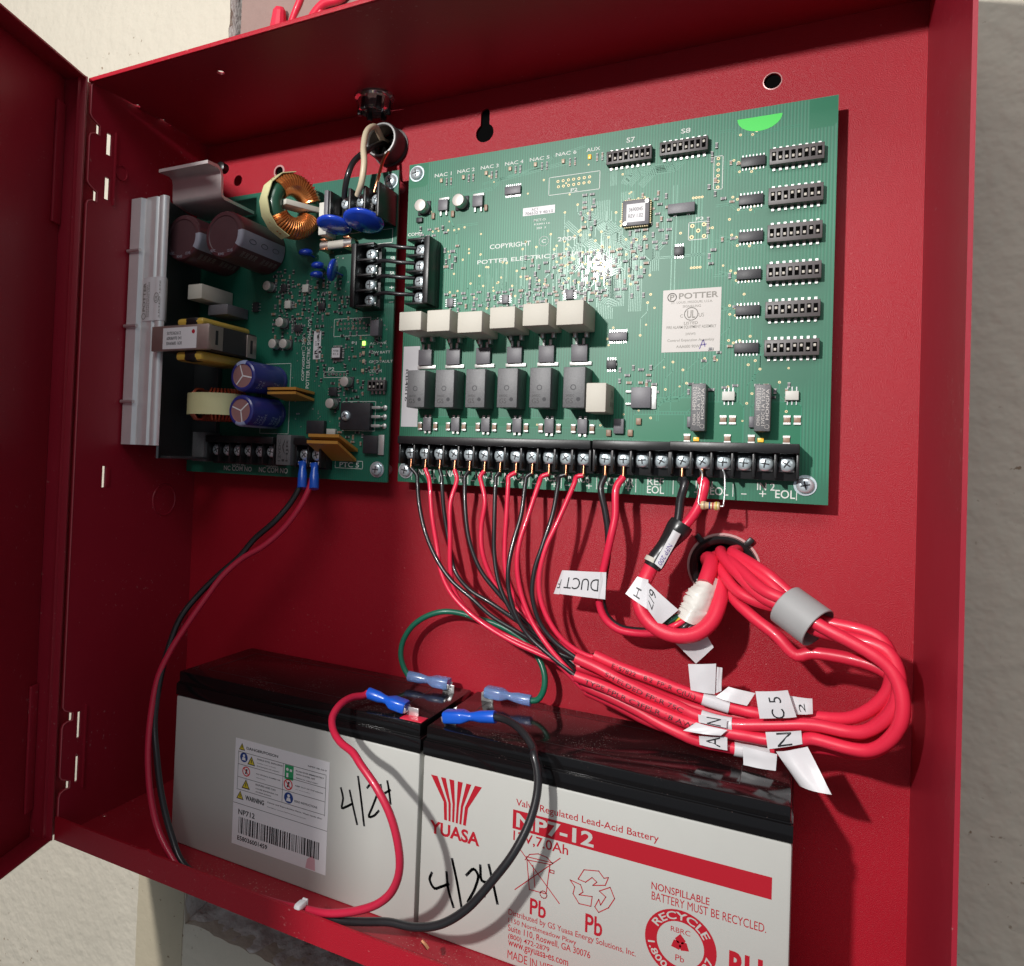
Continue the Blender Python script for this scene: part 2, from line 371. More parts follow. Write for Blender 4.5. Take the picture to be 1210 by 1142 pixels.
def disc(mb, c, r, off=0.0, n=12, mi=0, y=True):
    mb.add([Vector((c[0]+r*math.cos(2*math.pi*k/n), c[1]-off, c[2]+r*math.sin(2*math.pi*k/n))) for k in range(n)], [tuple(range(n))], mi)
def lerp(a, b, t): return a+(b-a)*t
YB = -12.4      # front face of both circuit boards (the cabinet's back sheet is y = 0, +y goes into the wall)

# ------------------------------------------------------------------ the building wall behind the cabinet
def ragged(pts, amp, step=4.0):
    out = []
    for a, b in zip(pts, pts[1:]+pts[:1]):
        a, b = Vector((*a, 0)), Vector((*b, 0)); n = max(1, int((b-a).length/step)); d = (b-a).normalized(); nn = Vector((-d.y, d.x, 0))
        for k in range(n):
            p = a.lerp(b, k/n); q = amp*noise.noise(p*0.11)+amp*0.5*noise.noise(p*0.43); out.append(((p+nn*q).x, (p+nn*q).y))
    return out
hole = ragged([(-41, 700), (-47, 300), (-49, -96), (30, -99), (120, -86), (255, -92), (262, 700)], 2.6)
wall = plate('wall', [(-1400, -1200), (1600, -1200), (1600, 1300), (-1400, 1300)], [hole], 42, WALLM, at=3.0)
wall['kind'] = 'structure'
flo = MB().box(-1400, 1600, -2600, 3, -1260, -1200.5).build('floor', FLOORM); flo['kind'] = 'structure'
# rough broken mortar round the chopped-out opening, and the old brick behind it
def rough_band(name, A, B, n, m, amp, mt):
    """ribbon between two polylines, broken up with noise"""
    mb = MB(); v = []; f = []
    for j in range(m+1):
        for i in range(n+1):
            def on(P, t):
                q = t*(len(P)-1); k = min(len(P)-2, int(q)); return Vector(P[k]).lerp(Vector(P[k+1]), q-k)
            p = on(A, i/n).lerp(on(B, i/n), j/m); d = noise.noise(p*.09)*amp+noise.noise(p*.31)*amp*.5+noise.noise(p*.6)*amp*.15
            v.append(p+Vector((.5, -.8, .9))*d*(0 if j == 0 else 1))
    for j in range(m):
        for i in range(n): k = j*(n+1)+i; f.append((k, k+1, k+n+2, k+n+1))
    mb.add(v, f); o = mb.build(name, mt, None, smooth=80); o['kind'] = 'structure'; return o
rough_band('mortar_ledge', [(-51, 3.4, -98), (30, 3.4, -101), (120, 3.4, -88), (258, 3.4, -94)], [(-40, 40, -84), (30, 40, -93), (120, 40, -78), (258, 40, -82)], 150, 16, 3.2, MORTAR)
rough_band('mortar_reveal', [(-50, 3.4, -99), (-48, 3.4, 100), (-47, 3.4, 300), (-42.5, 3.4, 640)], [(-42, 40, -84), (-40, 40, 100), (-38, 40, 300), (-36, 40, 640)], 160, 12, 1.8, MORTAR)
pat = plate('plaster_patch', ragged([(-92, -420), (-52, -420), (-50.5, -104), (-50.5, -10), (-92, -10)], 1.0, 6), [], .4, WALLP, at=2.5); pat['kind'] = 'structure'
br = MB().box(-80, 320, 46, 60, -200, 740).build('brick_backing', BRICKM); br['kind'] = 'structure'

b2 = MB().box(-39, 250, 9, 22, 438, 690).build('brick_backing', BRICKM); b2['kind'] = 'structure'
# ------------------------------------------------------------------ the red cabinet
XL, XR, ZT, ZF, YD = -55.0, 347.0, 425.0, -1.2, -97.5
cab = thing('alarm_cabinet', 'open red steel cabinet holding two circuit boards and two batteries', 'cabinet', (146, -1, -1.2))
def keyhole(cx, cz, r1=5.2, r2=2.6, h=11):
    a = [(cx+r1*math.cos(t), cz+r1*math.sin(t)) for t in [math.radians(120+300*k/18) for k in range(19)]]
    b = [(cx+r2*math.cos(t), cz+h+r2*math.sin(t)) for t in [math.radians(180*k/8) for k in range(9)]]
    return a+b
kz = 400.0
back_holes = [circle(5.2, 398.2, 3.0), keyhole(145.2, 399.5), circle(287.6, 399.8, 3.6), circle(86.5, 400.5, 9.3, 28), circle(272.7, 172.4, 12.2, 28)]
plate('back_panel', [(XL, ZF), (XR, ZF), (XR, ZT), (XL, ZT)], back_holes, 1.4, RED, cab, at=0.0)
lin = MB().box(XL+2, XR-3, 1.7, 2.7, ZF+2, ZT-2).build('added_black_sheet', VOID, cab)  # unseen black sheet, added so the punched holes look dark
# bare rim round the punched mounting holes
for (cx, cz, r, w) in ((5.2, 398.2, 3.0, 1.4), (287.6, 399.8, 3.6, 1.12)):
    rg = MB().lathe([(r*1.02, -0.3), (r*(w+.04), 0.0), (r*w, 0.2), (r*1.02, 0.25)], (cx, 0, cz), n=24, cap=False); rg.build('hole_rim', EDGE, cab)
# left side sheet with its hinge notches and slots, outline in (y, z)
def notch(z0, z1, d=7.0):      # goes down the front edge from z1 to z0
    return [(YD, z1+4), (YD+1.2, z1+2.2), (YD+3.5, z1+1.0), (YD+d, z1-0.6), (YD+d, z0), (YD+3, z0), (YD+0.8, z0-1.0), (YD, z0-3)]
front = [(YD+0.8, ZT-1.5), (YD, ZT-3)]+notch(396.0, 402.0)+notch(357.5, 363.8)+notch(62.5, 67.2)[::1]+notch(24.5, 29.0)+[(YD, ZF+1), (YD+1, ZF)]
slots = [[(y0, z0), (y1, z0), (y1, z1), (y0, z1)] for (y0, y1, z0, z1) in ((-85.3, -81.6, 387.2, 399.8), (-85.3, -81.6, 361.2, 374), (-87.2, -84.8, 51.2, 66.1), (-87.2, -84.8, 26.4, 40.9), (-77.6, -75.0, 193.8, 206.2))]
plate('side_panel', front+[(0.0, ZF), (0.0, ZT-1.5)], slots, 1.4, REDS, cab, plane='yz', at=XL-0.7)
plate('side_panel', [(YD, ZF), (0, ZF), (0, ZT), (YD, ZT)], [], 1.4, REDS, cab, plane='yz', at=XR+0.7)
MB().tube([(XL+.05, y, z) for (y, z) in front], .38, 6, smooth=False).build('panel_edge_highlight', EDGER, cab)  # thin pale line: edge highlight put in as colour
# pressed half-round tongue, knock-outs
def bulge(name, c, r, h, half=False):
    mb = MB(); n = 18; v = [Vector((XL+h, c[1], c[2]))]
    return mb.lathe([(r, 0), (r*0.96, h), (r*0.9, h), (r*0.86, h*0.25), (0.01, h*0.25)], (XL, c[1], c[2]), (Vector((0, 1, 0)), Vector((0, 0, 1)), Vector((1, 0, 0))), n=32).build(name, REDS, cab)
bulge('knockout', (0, -27, 185), 10.5, 0.5)
bulge('knockout', (0, -74, 380), 4.6, 0.9)
MB().box(XL, XL+1.4, -79.6, -78.8, 359, 402).build('hinge_seam', REDS, cab)
MB().box(XL, XL+1.2, -82.4, -81.7, 22, 69).build('hinge_seam', REDS, cab)
MB().box(XL, XL+0.5, -75.0, -72.0, 194.5, 205.5, bev=0.2).build('slot_tongue', REDS, cab)
# top and bottom sheets
tophole = [circle(20.6, -76.1, 2.1, 14), circle(84, -17.5, 10.2, 24)]
slit1 = [(-54.9, -84), (-54.3, -84), (-53.7, -68), (-51.8, -66.5), (-52.3, -63.5), (-54.2, -63), (-54.9, -65)]
slit2 = [(-54.9, -46), (-53.2, -46.5), (-52.2, -44.5), (-53.5, -43), (-54.3, -36), (-54.9, -36)]
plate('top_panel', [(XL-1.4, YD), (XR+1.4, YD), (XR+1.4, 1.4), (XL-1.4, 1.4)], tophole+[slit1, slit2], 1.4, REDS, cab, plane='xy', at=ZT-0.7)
# its edge, folded up in front
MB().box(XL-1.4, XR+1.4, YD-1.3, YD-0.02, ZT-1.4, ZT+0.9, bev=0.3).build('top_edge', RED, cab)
plate('bottom_panel', [(XL, YD), (XR, YD), (XR, 0), (XL, 0)], [circle(-53.2, -66, 1.5, 8), circle(-53.6, -43.8, 1.1, 8)], 1.2, REDD, cab, plane='xy', at=ZF+0.6)
lipx = [(XL-0.5, 11.4), (-33, 11.2), (9, 11.4), (14, 12.4), (17, 11.2), (XR, 11.2)]
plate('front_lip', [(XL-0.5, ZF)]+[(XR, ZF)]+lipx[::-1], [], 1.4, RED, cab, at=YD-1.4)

# the open door, hung on the left edge and turned a little past square towards the cabinet
door = MB(); TH = math.radians(17.0)
du = Vector((math.sin(TH), -math.cos(TH), 0)); dn = Vector((math.cos(TH), math.sin(TH), 0))   # along the door, inner normal
h0 = Vector((XL-2.6, YD-1.6, 0))
def dp(u, n, z): return h0+du*u+dn*n+Vector((0, 0, z))
def dbox(mb, u0, u1, n0, n1, z0, z1, bev=0.5):
    M = Matrix(((du.x, dn.x, 0, h0.x), (du.y, dn.y, 0, h0.y), (0, 0, 1, 0), (0, 0, 0, 1)))
    mb.box(u0, u1, n0, n1, z0, z1, 0, bev, M)
DW = 402
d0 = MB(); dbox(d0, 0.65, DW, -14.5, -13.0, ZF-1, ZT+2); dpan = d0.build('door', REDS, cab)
f = MB(); dbox(f, 0.1, DW-0.1, -13.0, 0.0, ZT+0.6, ZT+2); f.build('door_flange', REDS, dpan)
f = MB(); dbox(f, 0.1, DW-0.1, -13.0, 0.0, ZF-1, ZF+0.4); f.build('door_flange', REDS, dpan)
f = MB(); dbox(f, DW-1.4, DW, -12.95, 0.0, ZF+0.45, ZT+0.55); f.build('door_flange', REDS, dpan)
f = MB(); dbox(f, -0.8, 0.6, -14.5, 0.5, ZF-1, ZT+2); f.build('door_flange', REDS, dpan)
f = MB(); dbox(f, 0.9, 8.5, -12.9, -11.4, 342, ZT-14, 0.4); f.build('hinge_leaf', REDS, dpan)
f = MB(); dbox(f, 0.9, 7.5, -12.9, -11.4, 14, 84, 0.4); f.build('hinge_leaf', REDS, dpan)
MB().box(XL-6.5, XL-5.2, YD-5, YD+9, ZF, ZT+1, 0, 0.3).build('hinge_strip', REDS, cab)
# steel conduit stub through the back, smoky plug in the top, black bushing in the back
cn = thing('conduit_bushing', 'grey metal conduit bushing in upper back wall with three mains wires', 'conduit', (86.5, 0, 389))
MB().lathe([(8.6, 0.5), (8.7, 12.6), (9.1, 13.2), (9.8, 13.0), (10.3, 12.0), (10.3, 1), (11.4, 0.9), (11.4, 0.02), (9.2, 0.0), (9.2, -1)], (86.5, 0, 400.5), n=36, cap=False).build('sleeve', CONDUIT, cn)
MB().lathe([(8.5, 11.5), (8.55, 12.9), (8.8, 13.5), (9.6, 13.4), (9.8, 12.9)], (86.5, 0, 400.5), n=36, cap=False).build('rim', CONDIN, cn)
pg = thing('knockout_plug', 'smoky clear plastic plug in the underside of cabinet top', 'plug', (84, -17.5, 413))
MB().lathe([(11.6, 0.3), (11.4, 1.4), (9.6, 2.0), (8.8, 8.0), (7.6, 9.0), (7.0, 3.0), (0.01, 2.6)], (84, -17.5, ZT-1.4), (Vector((1, 0, 0)), Vector((0, 1, 0)), Vector((0, 0, -1))), n=28).build('cap', SMOKE, pg)
for k in range(6):
    a = k*math.pi/3+0.3
    M = Matrix.Translation((84, -17.5, ZT-7.2)) @ Matrix.Rotation(a, 4, 'Z')
    MB().box(7.2, 9.6, -1.6, 1.6, -4.6, 3.0, 0, 0.5, M).build('snap_finger', RUB, pg)
MB().box(82.6, 85.8, -25.2, -24.6, ZT-9.6, ZT-8.6, 0, 0.2).build('metal_glint_clip', TIN, pg)
bu = thing('cable_bushing', 'black plastic bushing ringing the cable hole in back wall', 'bushing', (272.7, 0, 165))
MB().lathe([(11.0, -8), (11.0, 2.2), (11.8, 3.6), (13.4, 4.4), (14.6, 3.4), (14.8, 0.02), (12.2, 0.0), (12.2, -8)], (272.7, 0, 172.4), n=40, cap=False).build('ring', RUB, bu)
for a in (50, 130, 262):
    M = Matrix.Translation((272.7, -1.6, 172.4)) @ Matrix.Rotation(math.radians(-a), 4, 'Y')
    MB().box(14.0, 18.8, -1.3, 1.5, -1.4, 1.4, 0, 0.6, M).build('locking_lug', RUB, bu)
MB().lathe([(14.9, 0.02), (14.9, 0.6), (15.9, 0.6), (16.0, 0.02)], (272.7, 0, 172.4), n=40, cap=False).build('washer', EDGE, bu)
# red wire nut and wires lying in the chopped opening above the cabinet
wn = thing('wire_nut', 'ribbed red wire nut above the cabinet top', 'wire nut', (0, 12, 490))
ax = Vector((0.25, -0.25, 0.93)).normalized(); o1 = ax.orthogonal().normalized()
MB().lathe([(3.6, 0), (5.0, 1), (5.4, 8), (4.2, 17), (2.6, 19), (0.01, 19.4)], (-7, 8, 491), (o1, ax.cross(o1), ax), n=12).build('cap', JRED, wn, smooth=12)
cz = thing('spare_red_cable', 'loose red wires tucked in the wall opening above cabinet', 'cable', (10, 12, 480))
tube('wire', [(-3, 14, 478), (2, 10, 498), (10, 8, 512), (16, 14, 535), (12, 20, 570)], 2.4, JRED, cz)
tube('wire', [(8, 12, 476), (16, 8, 492), (30, 5, 503), (44, 6, 505), (60, 12, 530)], 3.0, JRED, cz)
tube('wire', [(20, 14, 478), (28, 6, 500), (40, 10, 518), (46, 14, 560)], 2.4, JRED, cz)
tube('wire', [(14, 16, 478), (24, 12, 505), (26, 16, 540)], 2.4, WWHT, cz)

# ------------------------------------------------------------------ shared small pieces
def screw_mesh(r=3.3, name='screw'):
    mb = MB()
    mb.lathe([(r, 0), (r, 0.7), (r*0.93, 1.25), (r*0.72, 1.75), (r*0.4, 2.0), (0.01, 2.05)], (0, 0, 0), n=20)
    for a in (0, math.pi/2):
        M = Matrix.Rotation(a, 4, 'Y')
        mb.box(-r*0.52, r*0.52, -2.12, -1.3, -r*0.085, r*0.085, 1, 0, M)
    return mb.mesh(name, [STEEL, DARKSLOT])
SCREW = screw_mesh(3.4); SCREWB = screw_mesh(3.6); SCREWS = screw_mesh(2.9)
def rotq(): return (0, random.uniform(0, math.pi), 0)
def clamp_mesh():
    mb = MB(); mb.box(-3.1, 3.1, -1.0, 0, -3.4, 3.2, 0, 0.3); mb.box(-2.6, -1.4, -1.9, -1.0, 2.2, 3.3, 0, 0.2); mb.box(1.4, 2.6, -1.9, -1.0, 2.2, 3.3, 0, 0.2)
    return mb.mesh('clamp_plate', TIN)
CLAMP = clamp_mesh()

def terminal_strip(name, parent, xs, z0, z1, zs, pitch, y_base=-17.5, y_div=-25.5, y_ridge=-27.5, ridge=4.2, screwm=None):
    """horizontal barrier strip, wires leave downwards; xs = screw centres"""
    x0, x1 = xs[0]-pitch/2-0.6, xs[-1]+pitch/2+0.6
    mb = MB()
    mb.box(x0, x1, y_base, YB, z0, z1, 0, 0.4)
    mb.box(x0, x1, y_ridge, y_base+0.2, z1-ridge, z1+0.01, 0, 0.5)
    for k in range(len(xs)+1):
        x = x0+0.6 if k == 0 else (x1-0.6 if k == len(xs) else (xs[k-1]+xs[k])/2)
        mb.box(x-0.6, x+0.6, y_div, y_base+0.1, z0+1.0, z1-ridge+0.2, 0, 0.25)
    st = mb.build(name, BLK, parent)
    for x in xs:
        link('clamp_plate', CLAMP, st, (x, y_base, zs))
        link('screw', screwm or SCREW, st, (x, y_base-1.6, zs), rotq())
    return st
def vertical_block(name, parent, x0, x1, zs, xs, pitch, open_right):
    """vertical barrier block; screws face the viewer, wires leave sideways"""
    yb_, yd = -17.0, -26.0
    z0, z1 = zs[-1]-pitch/2-0.7, zs[0]+pitch/2+0.7
    mb = MB(); mb.box(x0, x1, yb_, YB, z0, z1, 0, 0.4)
    xr = (x0, x0+3.2) if open_right else (x1-3.4, x1)
    mb.box(xr[0], xr[1], yd-1.5, yb_+0.1, z0, z1, 0, 0.5)
    for k in range(len(zs)+1):
        z = z0+0.6 if k == 0 else (z1-0.6 if k == len(zs) else (zs[k-1]+zs[k])/2)
        mb.box(x0+0.3, x1-0.3, yd, yb_+0.1, z-0.6, z+0.6, 0, 0.25)
    st = mb.build(name, BLK, parent)
    for z in zs:
        link('clamp_plate', CLAMP, st, (xs, yb_, z), (0, math.pi/2, 0)); link('screw', SCREW, st, (xs, yb_-1.6, z), rotq())
    return st
def gull_chip(name, parent, c, w, h, t=1.5, npins=8, m=None, vertical=False, y=YB, pinl=1.3, pinw=0.45):
    """chip at c=(x,_,z); pins on top and bottom (or left and right when vertical)"""
    mb = MB(); x, z = c[0], c[2]
    mb.box(x-w/2, x+w/2, y-t-0.15, y-0.15, z-h/2, z+h/2, 0, 0.15)
    L = h if vertical else w
    for k in range(npins):
        p = -L/2+L*(k+0.5)/npins
        for sgn in (-1, 1):
            if vertical: a = (x+sgn*w/2, x+sgn*(w/2+pinl)); mb.box(min(a), max(a), y-0.45, y-0.05, z+p-pinw/2, z+p+pinw/2, 1)
            else: a = (z+sgn*h/2, z+sgn*(h/2+pinl)); mb.box(x+p-pinw/2, x+p+pinw/2, y-0.45, y-0.05, min(a), max(a), 1)
    return mb.build(name, [m or CHIP, TIN], parent)
def dip_switch(parent, x0, zc, n=8, pitch=2.54, h=6.6, t=4.2, seed=0):
    mb = MB(); w = n*pitch+1.0
    mb.box(x0, x0+w, YB-t, YB-0.4, zc-h/2, zc+h/2, 0, 0.25)
    for k in range(n):
        x = x0+0.5+pitch*(k+0.5)
        for s in (-1, 1):
            a = (zc+s*h/2, zc+s*(h/2+1.7)); mb.box(x-0.55, x+0.55, YB-0.7, YB-0.05, min(a), max(a), 1)
    o = mb.build('dip_switch', [DIPM, SOLDER], parent)
    rnd = random.Random(seed)
    for k in range(n):
        x = x0+0.5+pitch*(k+0.5); m2 = MB()
        m2.box(x-0.85, x+0.85, YB-t-0.05, YB-t+0.2, zc-2.0, zc+2.0, 0)
        dz = 0.75 if rnd.random() < 0.35 else -0.75
        m2.box(x-0.5, x+0.5, YB-t-0.45, YB-t, zc+dz-0.6, zc+dz+0.6, 1, 0.12)
        m2.build('slider', [VOID, CERAM], o)
    return o
def smd_cap(parent, c, r=3.3, h=6.6, name='small_capacitor'):
    """little aluminium can standing on its black base; c is the centre of its front end"""
    x, z = c[0], c[2]; mb = MB()
    mb.box(x-r-0.3, x+r+0.3, YB-0.9, YB-0.05, z-r-0.3, z+r+0.3, 1, 0.3)
    mb.lathe([(r*0.94, 0.8), (r, 1.1), (r, 1.9), (r*0.95, 2.1), (r, 2.4), (r, h-0.5), (r*0.93, h-0.1), (r*0.86, h), (0.01, h)], (x, YB, z), n=24, mis=[0]*6+[2]*3)
    o = mb.build(name, [CAPALU, CHIP, CAPSIL], parent)
    t = MB(); poly(t, [(x-r*0.8, 0, z+r*0.3), (x-r*0.3, 0, z+r*0.78), (x+r*0.3, 0, z+r*0.78), (x+r*0.75, 0, z+r*0.35)], 0)
    return o
SMDMESH = {}
def smd_stuff(mb, x, z, w=1.6, h=0.85, t=0.55, body=0, rot=False, y=YB):
    """two-ended chip part: body plus two tinned ends (material slot 2)"""
    if rot: w, h = h, w
    mb.box(x-w/2, x+w/2, y-t, y-0.02, z-h/2, z+h/2, body)
    e = 0.30
    if rot:
        for s in (-1, 1): a = (z+s*(h/2-0.1), z+s*(h/2+e)); mb.box(x-w/2-0.06, x+w/2+0.06, y-t*1.03, y-0.02, min(a), max(a), 2)
    else:
        for s in (-1, 1): a = (x+s*(w/2-0.1), x+s*(w/2+e)); mb.box(min(a), max(a), y-t*1.03, y-0.02, z-h/2-0.06, z+h/2+0.06, 2)
def pin_row(mb, p0, p1, n, r=0.75, mi=0, y=YB):
    for k in range(n):
        t = k/(n-1); c = (lerp(p0[0], p1[0], t), y, lerp(p0[2], p1[2], t)); disc(mb, c, r, 0.07, 12, mi); disc(mb, c, r*0.45, 0.10, 8, mi+1)
def outline(par, x0, x1, z0, z1, w=0.28, mi=0, off=0.05):
    mb = MB(); strip2d(mb, [(x0, YB, z0), (x1, YB, z0), (x1, YB, z1), (x0, YB, z1)], w, off=off, mi=mi, closed=True); mb.build('printed_outline', SILK, par, smooth=None)

# ------------------------------------------------------------------ main circuit board
BX0, BX1, BZ0, BZ1 = 105.5, 314.0, 204.5, 382.9
main = thing('control_board', 'large green main circuit board with numbered terminals along its lower edge', 'circuit board', (210, -11, 204.5))
mholes = [circle(110.6, 377.2, 1.9, 12), circle(110.6, 211.0, 1.9, 12), circle(305.2, 212.6, 1.9, 12), circle(308.5, 377.5, 1.9, 12)]
plate('board', [(BX0, BZ0), (BX1, BZ0), (BX1, BZ1), (BX0, BZ1)], mholes, 1.6, GREEN, main, at=YB)
for (x, z) in ((110.6, 377.2), (110.6, 211.0), (305.2, 212.6)):
    sc = link('mounting_screw', SCREWB, main, (x, YB-0.5, z), rotq())
    MB().lathe([(4.5, 0.02), (4.5, 0.5), (3.0, 0.5)], (x, YB, z), n=24, cap=False).build('washer', STEEL, sc)
    MB().lathe([(3.2, 0), (3.2, 10.4)], (x, 0, z), n=12).build('standoff', TIN, main)
# copper corner pads and pours
tr0 = MB()
for (x0, x1, z0, z1) in ((BX0+0.3, 117.5, 369.5, BZ1-0.3), (303.0, BX1-0.3, 369.5, BZ1-0.3)):
    mb = MB(); poly(mb, [(x0, YB, z0), (x1-1.5, YB, z0), (x1, YB, z0+1.5), (x1, YB, z1), (x0, YB, z1)], 0.02); mb.build('copper_pour', COPPERPOUR, main, smooth=None)
for (x0, x1, z0, z1) in ((232, 262, 226, 243), (264, 280, 226, 249), (288, 303, 226, 249), (242, 262, 244.5, 251), (205, 231, 231, 236), (118, 205, 236, 241)):
    mb = MB(); poly(mb, [(x0, YB, z0), (x1, YB, z0), (x1, YB, z1-2), (x1-2, YB, z1), (x0, YB, z1)], 0.015); strip2d(tr0, [(x0, YB, z0), (x1, YB, z0), (x1, YB, z1-2), (x1-2, YB, z1), (x0, YB, z1)], .3, off=.03, closed=True); mb.build('copper_pour', COPPERPOUR, main, smooth=None)

# printed traces: bundles of parallel runs and single runs with via ends
tr = tr0; via = MB(); rnd = random.Random(5)
KEEP = [(241.0, 271.5, 276.5, 310.5), (286.5, 312, 270, 372), (116, 216, 243, 297), (112, 128, 300, 338), (116, 302, 205, 230), (242, 273, 230, 251)]
def blocked(x, z, m=0.8): return any(a-m < x < b+m and c-m < z < d+m for a, b, c, d in KEEP)
def via_at(x, z, r=0.62):
    if blocked(x, z): return
    disc(via, (x, YB, z), r, 0.06, 10, 0); disc(via, (x, YB, z), r*0.36, 0.08, 6, 1)
def run(pts, w=0.3, v0=False, v1=False):
    strip2d(tr, [(p[0], YB, p[1]) for p in pts], w, off=0.035)
    if v0: via_at(*pts[0])
    if v1: via_at(*pts[-1])
def bundle(pts, n, gap, w=0.26, ends=False):
    """n parallel copies of a polyline, offset sideways and mitred"""
    P = [Vector((p[0], p[1])) for p in pts]
    for k in range(n):
        o = (k-(n-1)/2)*gap; out = []
        for i, p in enumerate(P):
            d0 = (P[i]-P[i-1]).normalized() if i else (P[1]-P[0]).normalized(); d1 = (P[i+1]-P[i]).normalized() if i < len(P)-1 else d0
            n0 = Vector((-d0.y, d0.x)); n1 = Vector((-d1.y, d1.x)); mtr = (n0+n1); mtr = mtr/ max(0.3, mtr.dot(n0))
            out.append((p.x+mtr.x*o, p.y+mtr.y*o))
        run(out, w, ends, ends)
# below the processor and the wide fan towards the driver row
bundle([(214, 349), (214, 338), (220, 332), (220, 300), (217, 297), (217, 290)], 9, 0.85)
bundle([(226, 352), (226, 338), (231, 333), (231, 293)], 8, 0.8)
bundle([(206, 352), (206, 344), (216, 334), (216, 322)], 5, 0.9)
bundle([(219, 356), (219, 366), (213, 372)], 5, 0.7); bundle([(226, 356), (231, 361), (247, 361), (252, 366)], 7, 0.75)
bundle([(224, 356), (226, 360), (226, 366)], 5, 0.7); bundle([(232, 354), (239, 361), (243, 361), (245, 364)], 5, 0.7)
bundle([(244, 340), (244, 326), (240, 322), (240, 312)], 4, 0.9); bundle([(248, 352), (248, 300), (251, 297), (251, 290)], 2, 1.6, 0.4)
bundle([(258, 345), (258, 312)], 4, 1.3, 0.45, True); bundle([(264, 330), (264, 311)], 2, 1.5, 0.4, True)
bundle([(196, 371), (160, 367), (156, 363), (130, 360), (116, 358)], 3, 0.8); bundle([(205, 378), (188, 375), (184, 371), (150, 366)], 2, 0.8)
bundle([(118, 374), (118, 367), (120, 365), (134, 367)], 1, 1, 0.3)
bundle([(239, 330), (239, 318), (262, 318)], 2, 0.8)
# long single runs dropping towards the drivers
for k in range(34):
    x = 133+k*2.5+rnd.uniform(-.6, .6); z1 = 300+rnd.uniform(0, 12)+(18 if rnd.random() < .35 else 0)+k*.25; z0 = 296+rnd.uniform(-1, 3)
    j = rnd.choice((-2.2, 0, 0, 2.2)); zm = lerp(z0, z1, rnd.uniform(.3, .7))
    run([(x, z1), (x, zm), (x+j, zm-abs(j)), (x+j, z0)], 0.42, True, rnd.random() < .5)
for k in range(26):
    x = rnd.uniform(190, 236); z1 = rnd.uniform(318, 336); j = rnd.choice((-3, 3, 0)); zm = z1-rnd.uniform(4, 10)
    run([(x, z1), (x, zm), (x+j, zm-abs(j)), (x+j, zm-rnd.uniform(6, 12))], 0.36, True, True)
for k in range(46):
    x = 150+k*1.9+rnd.uniform(-.4, .4); z1 = rnd.uniform(322, 350) if k > 20 else rnd.uniform(306, 322); j = rnd.choice((-2, 2, 0, 0)); zm = z1-rnd.uniform(3, 9)
    run([(x, z1), (x, zm), (x+j, zm-abs(j)), (x+j, zm-abs(j)-rnd.uniform(4, 14))], 0.3, rnd.random() < .5, False)
bundle([(207, 335), (207, 330), (214, 323), (214, 312)], 6, .8); bundle([(222, 330), (229, 323), (229, 306)], 6, .75); bundle([(196, 340), (203, 333), (203, 318), (199, 314)], 4, .9); bundle([(212, 322), (222, 312), (222, 296)], 10, .8)
for k in range(16):
    x = rnd.uniform(236, 300); z1 = rnd.uniform(255, 300); j = rnd.choice((-3, 3, -5)); zm = z1-rnd.uniform(4, 9)
    run([(x, z1), (x, zm), (x+j, zm-abs(j)), (x+j, zm-abs(j)-rnd.uniform(3, 10))], 0.3, True, True)
for zr in (366, 349, 331.5, 315, 299, 283):   # link lines between each zone chip and its switch
    bundle([(266, zr+8.5), (272, zr+8.5), (275, zr+5.5), (285, zr+5.5), (300, zr+6)], 2, 0.9, 0.22)
    bundle([(268, zr-6), (276, zr-8.5), (296, zr-8.5), (300, zr-6.5)], 2, 0.9, 0.22)
    for dx, dz, L in ((-1.5, 5.6, 2), (3.5, 5.0, 1.6), (5.2, 6.4, 3), (-4, -5.8, 2.4), (-2, -7.0, 3.2), (0.5, -6.0, 2.2)):
        run([(277.0+dx, zr+dz), (277.0+dx, zr+dz-math.copysign(L, dz))], .3, True)
bundle([(131, 351), (134, 345), (136, 341), (136, 330), (132, 322), (122, 318)], 1, 1, 0.5); bundle([(136, 345), (148, 345)], 2, 0.9, 0.25)
bundle([(253, 251), (247, 251), (243, 247), (243, 240)], 2, 0.9, 0.35); bundle([(264, 256), (258, 256), (252, 250), (238, 249)], 2, 1.0, 0.3)
for k in range(95):
    via_at(rnd.uniform(112, 300), rnd.choice((rnd.uniform(255, 376), rnd.uniform(236, 300))), rnd.uniform(.42, .66))
for k in range(7): via_at(122+k*3.0+rnd.uniform(-.5, .5), 344+rnd.uniform(-1.2, 1.2), 0.6)
tr.build('copper_traces', TRACE, main, smooth=None)['kind'] = 'stuff'
via.build('via_pads', [GOLD, DARKSLOT], main, smooth=None)['kind'] = 'stuff'

# tiny surface-mount parts, too small to pick apart
sm = MB(); rnd = random.Random(8)
def smd_field(x0, x1, z0, z1, n, big=0.0):
    put = []
    for _ in range(n*6):
        if len(put) >= n: break
        x, z = round(rnd.uniform(x0, x1)/0.9)*0.9, round(rnd.uniform(z0, z1)/0.9)*0.9
        if blocked(x, z, 1.2) or any(abs(x-a) < 3.0 and abs(z-b) < 2.2 for a, b in put): continue
        put.append((x, z)); r = rnd.random()
        smd_stuff(sm, x, z, 1.5+(big+.5)*rnd.random(), 0.9+(big+.5)*.5*rnd.random(), 0.5+.5*rnd.random(), 0 if r < .55 else (1 if r < .8 else 3), rnd.random() < .5)
smd_field(131, 215, 296.5, 308, 120); smd_field(175, 236, 300, 324, 95); smd_field(203, 211, 335, 355, 22); smd_field(226, 246, 322, 350, 46)
smd_field(114, 131, 341, 346, 10); smd_field(128, 137, 322, 334, 14, .4); smd_field(222, 240, 258, 268, 14); smd_field(232, 243, 250, 258, 10)
smd_field(255, 278, 250, 257, 12); smd_field(283, 300, 250, 257, 9); smd_field(262, 270, 268, 292, 9)
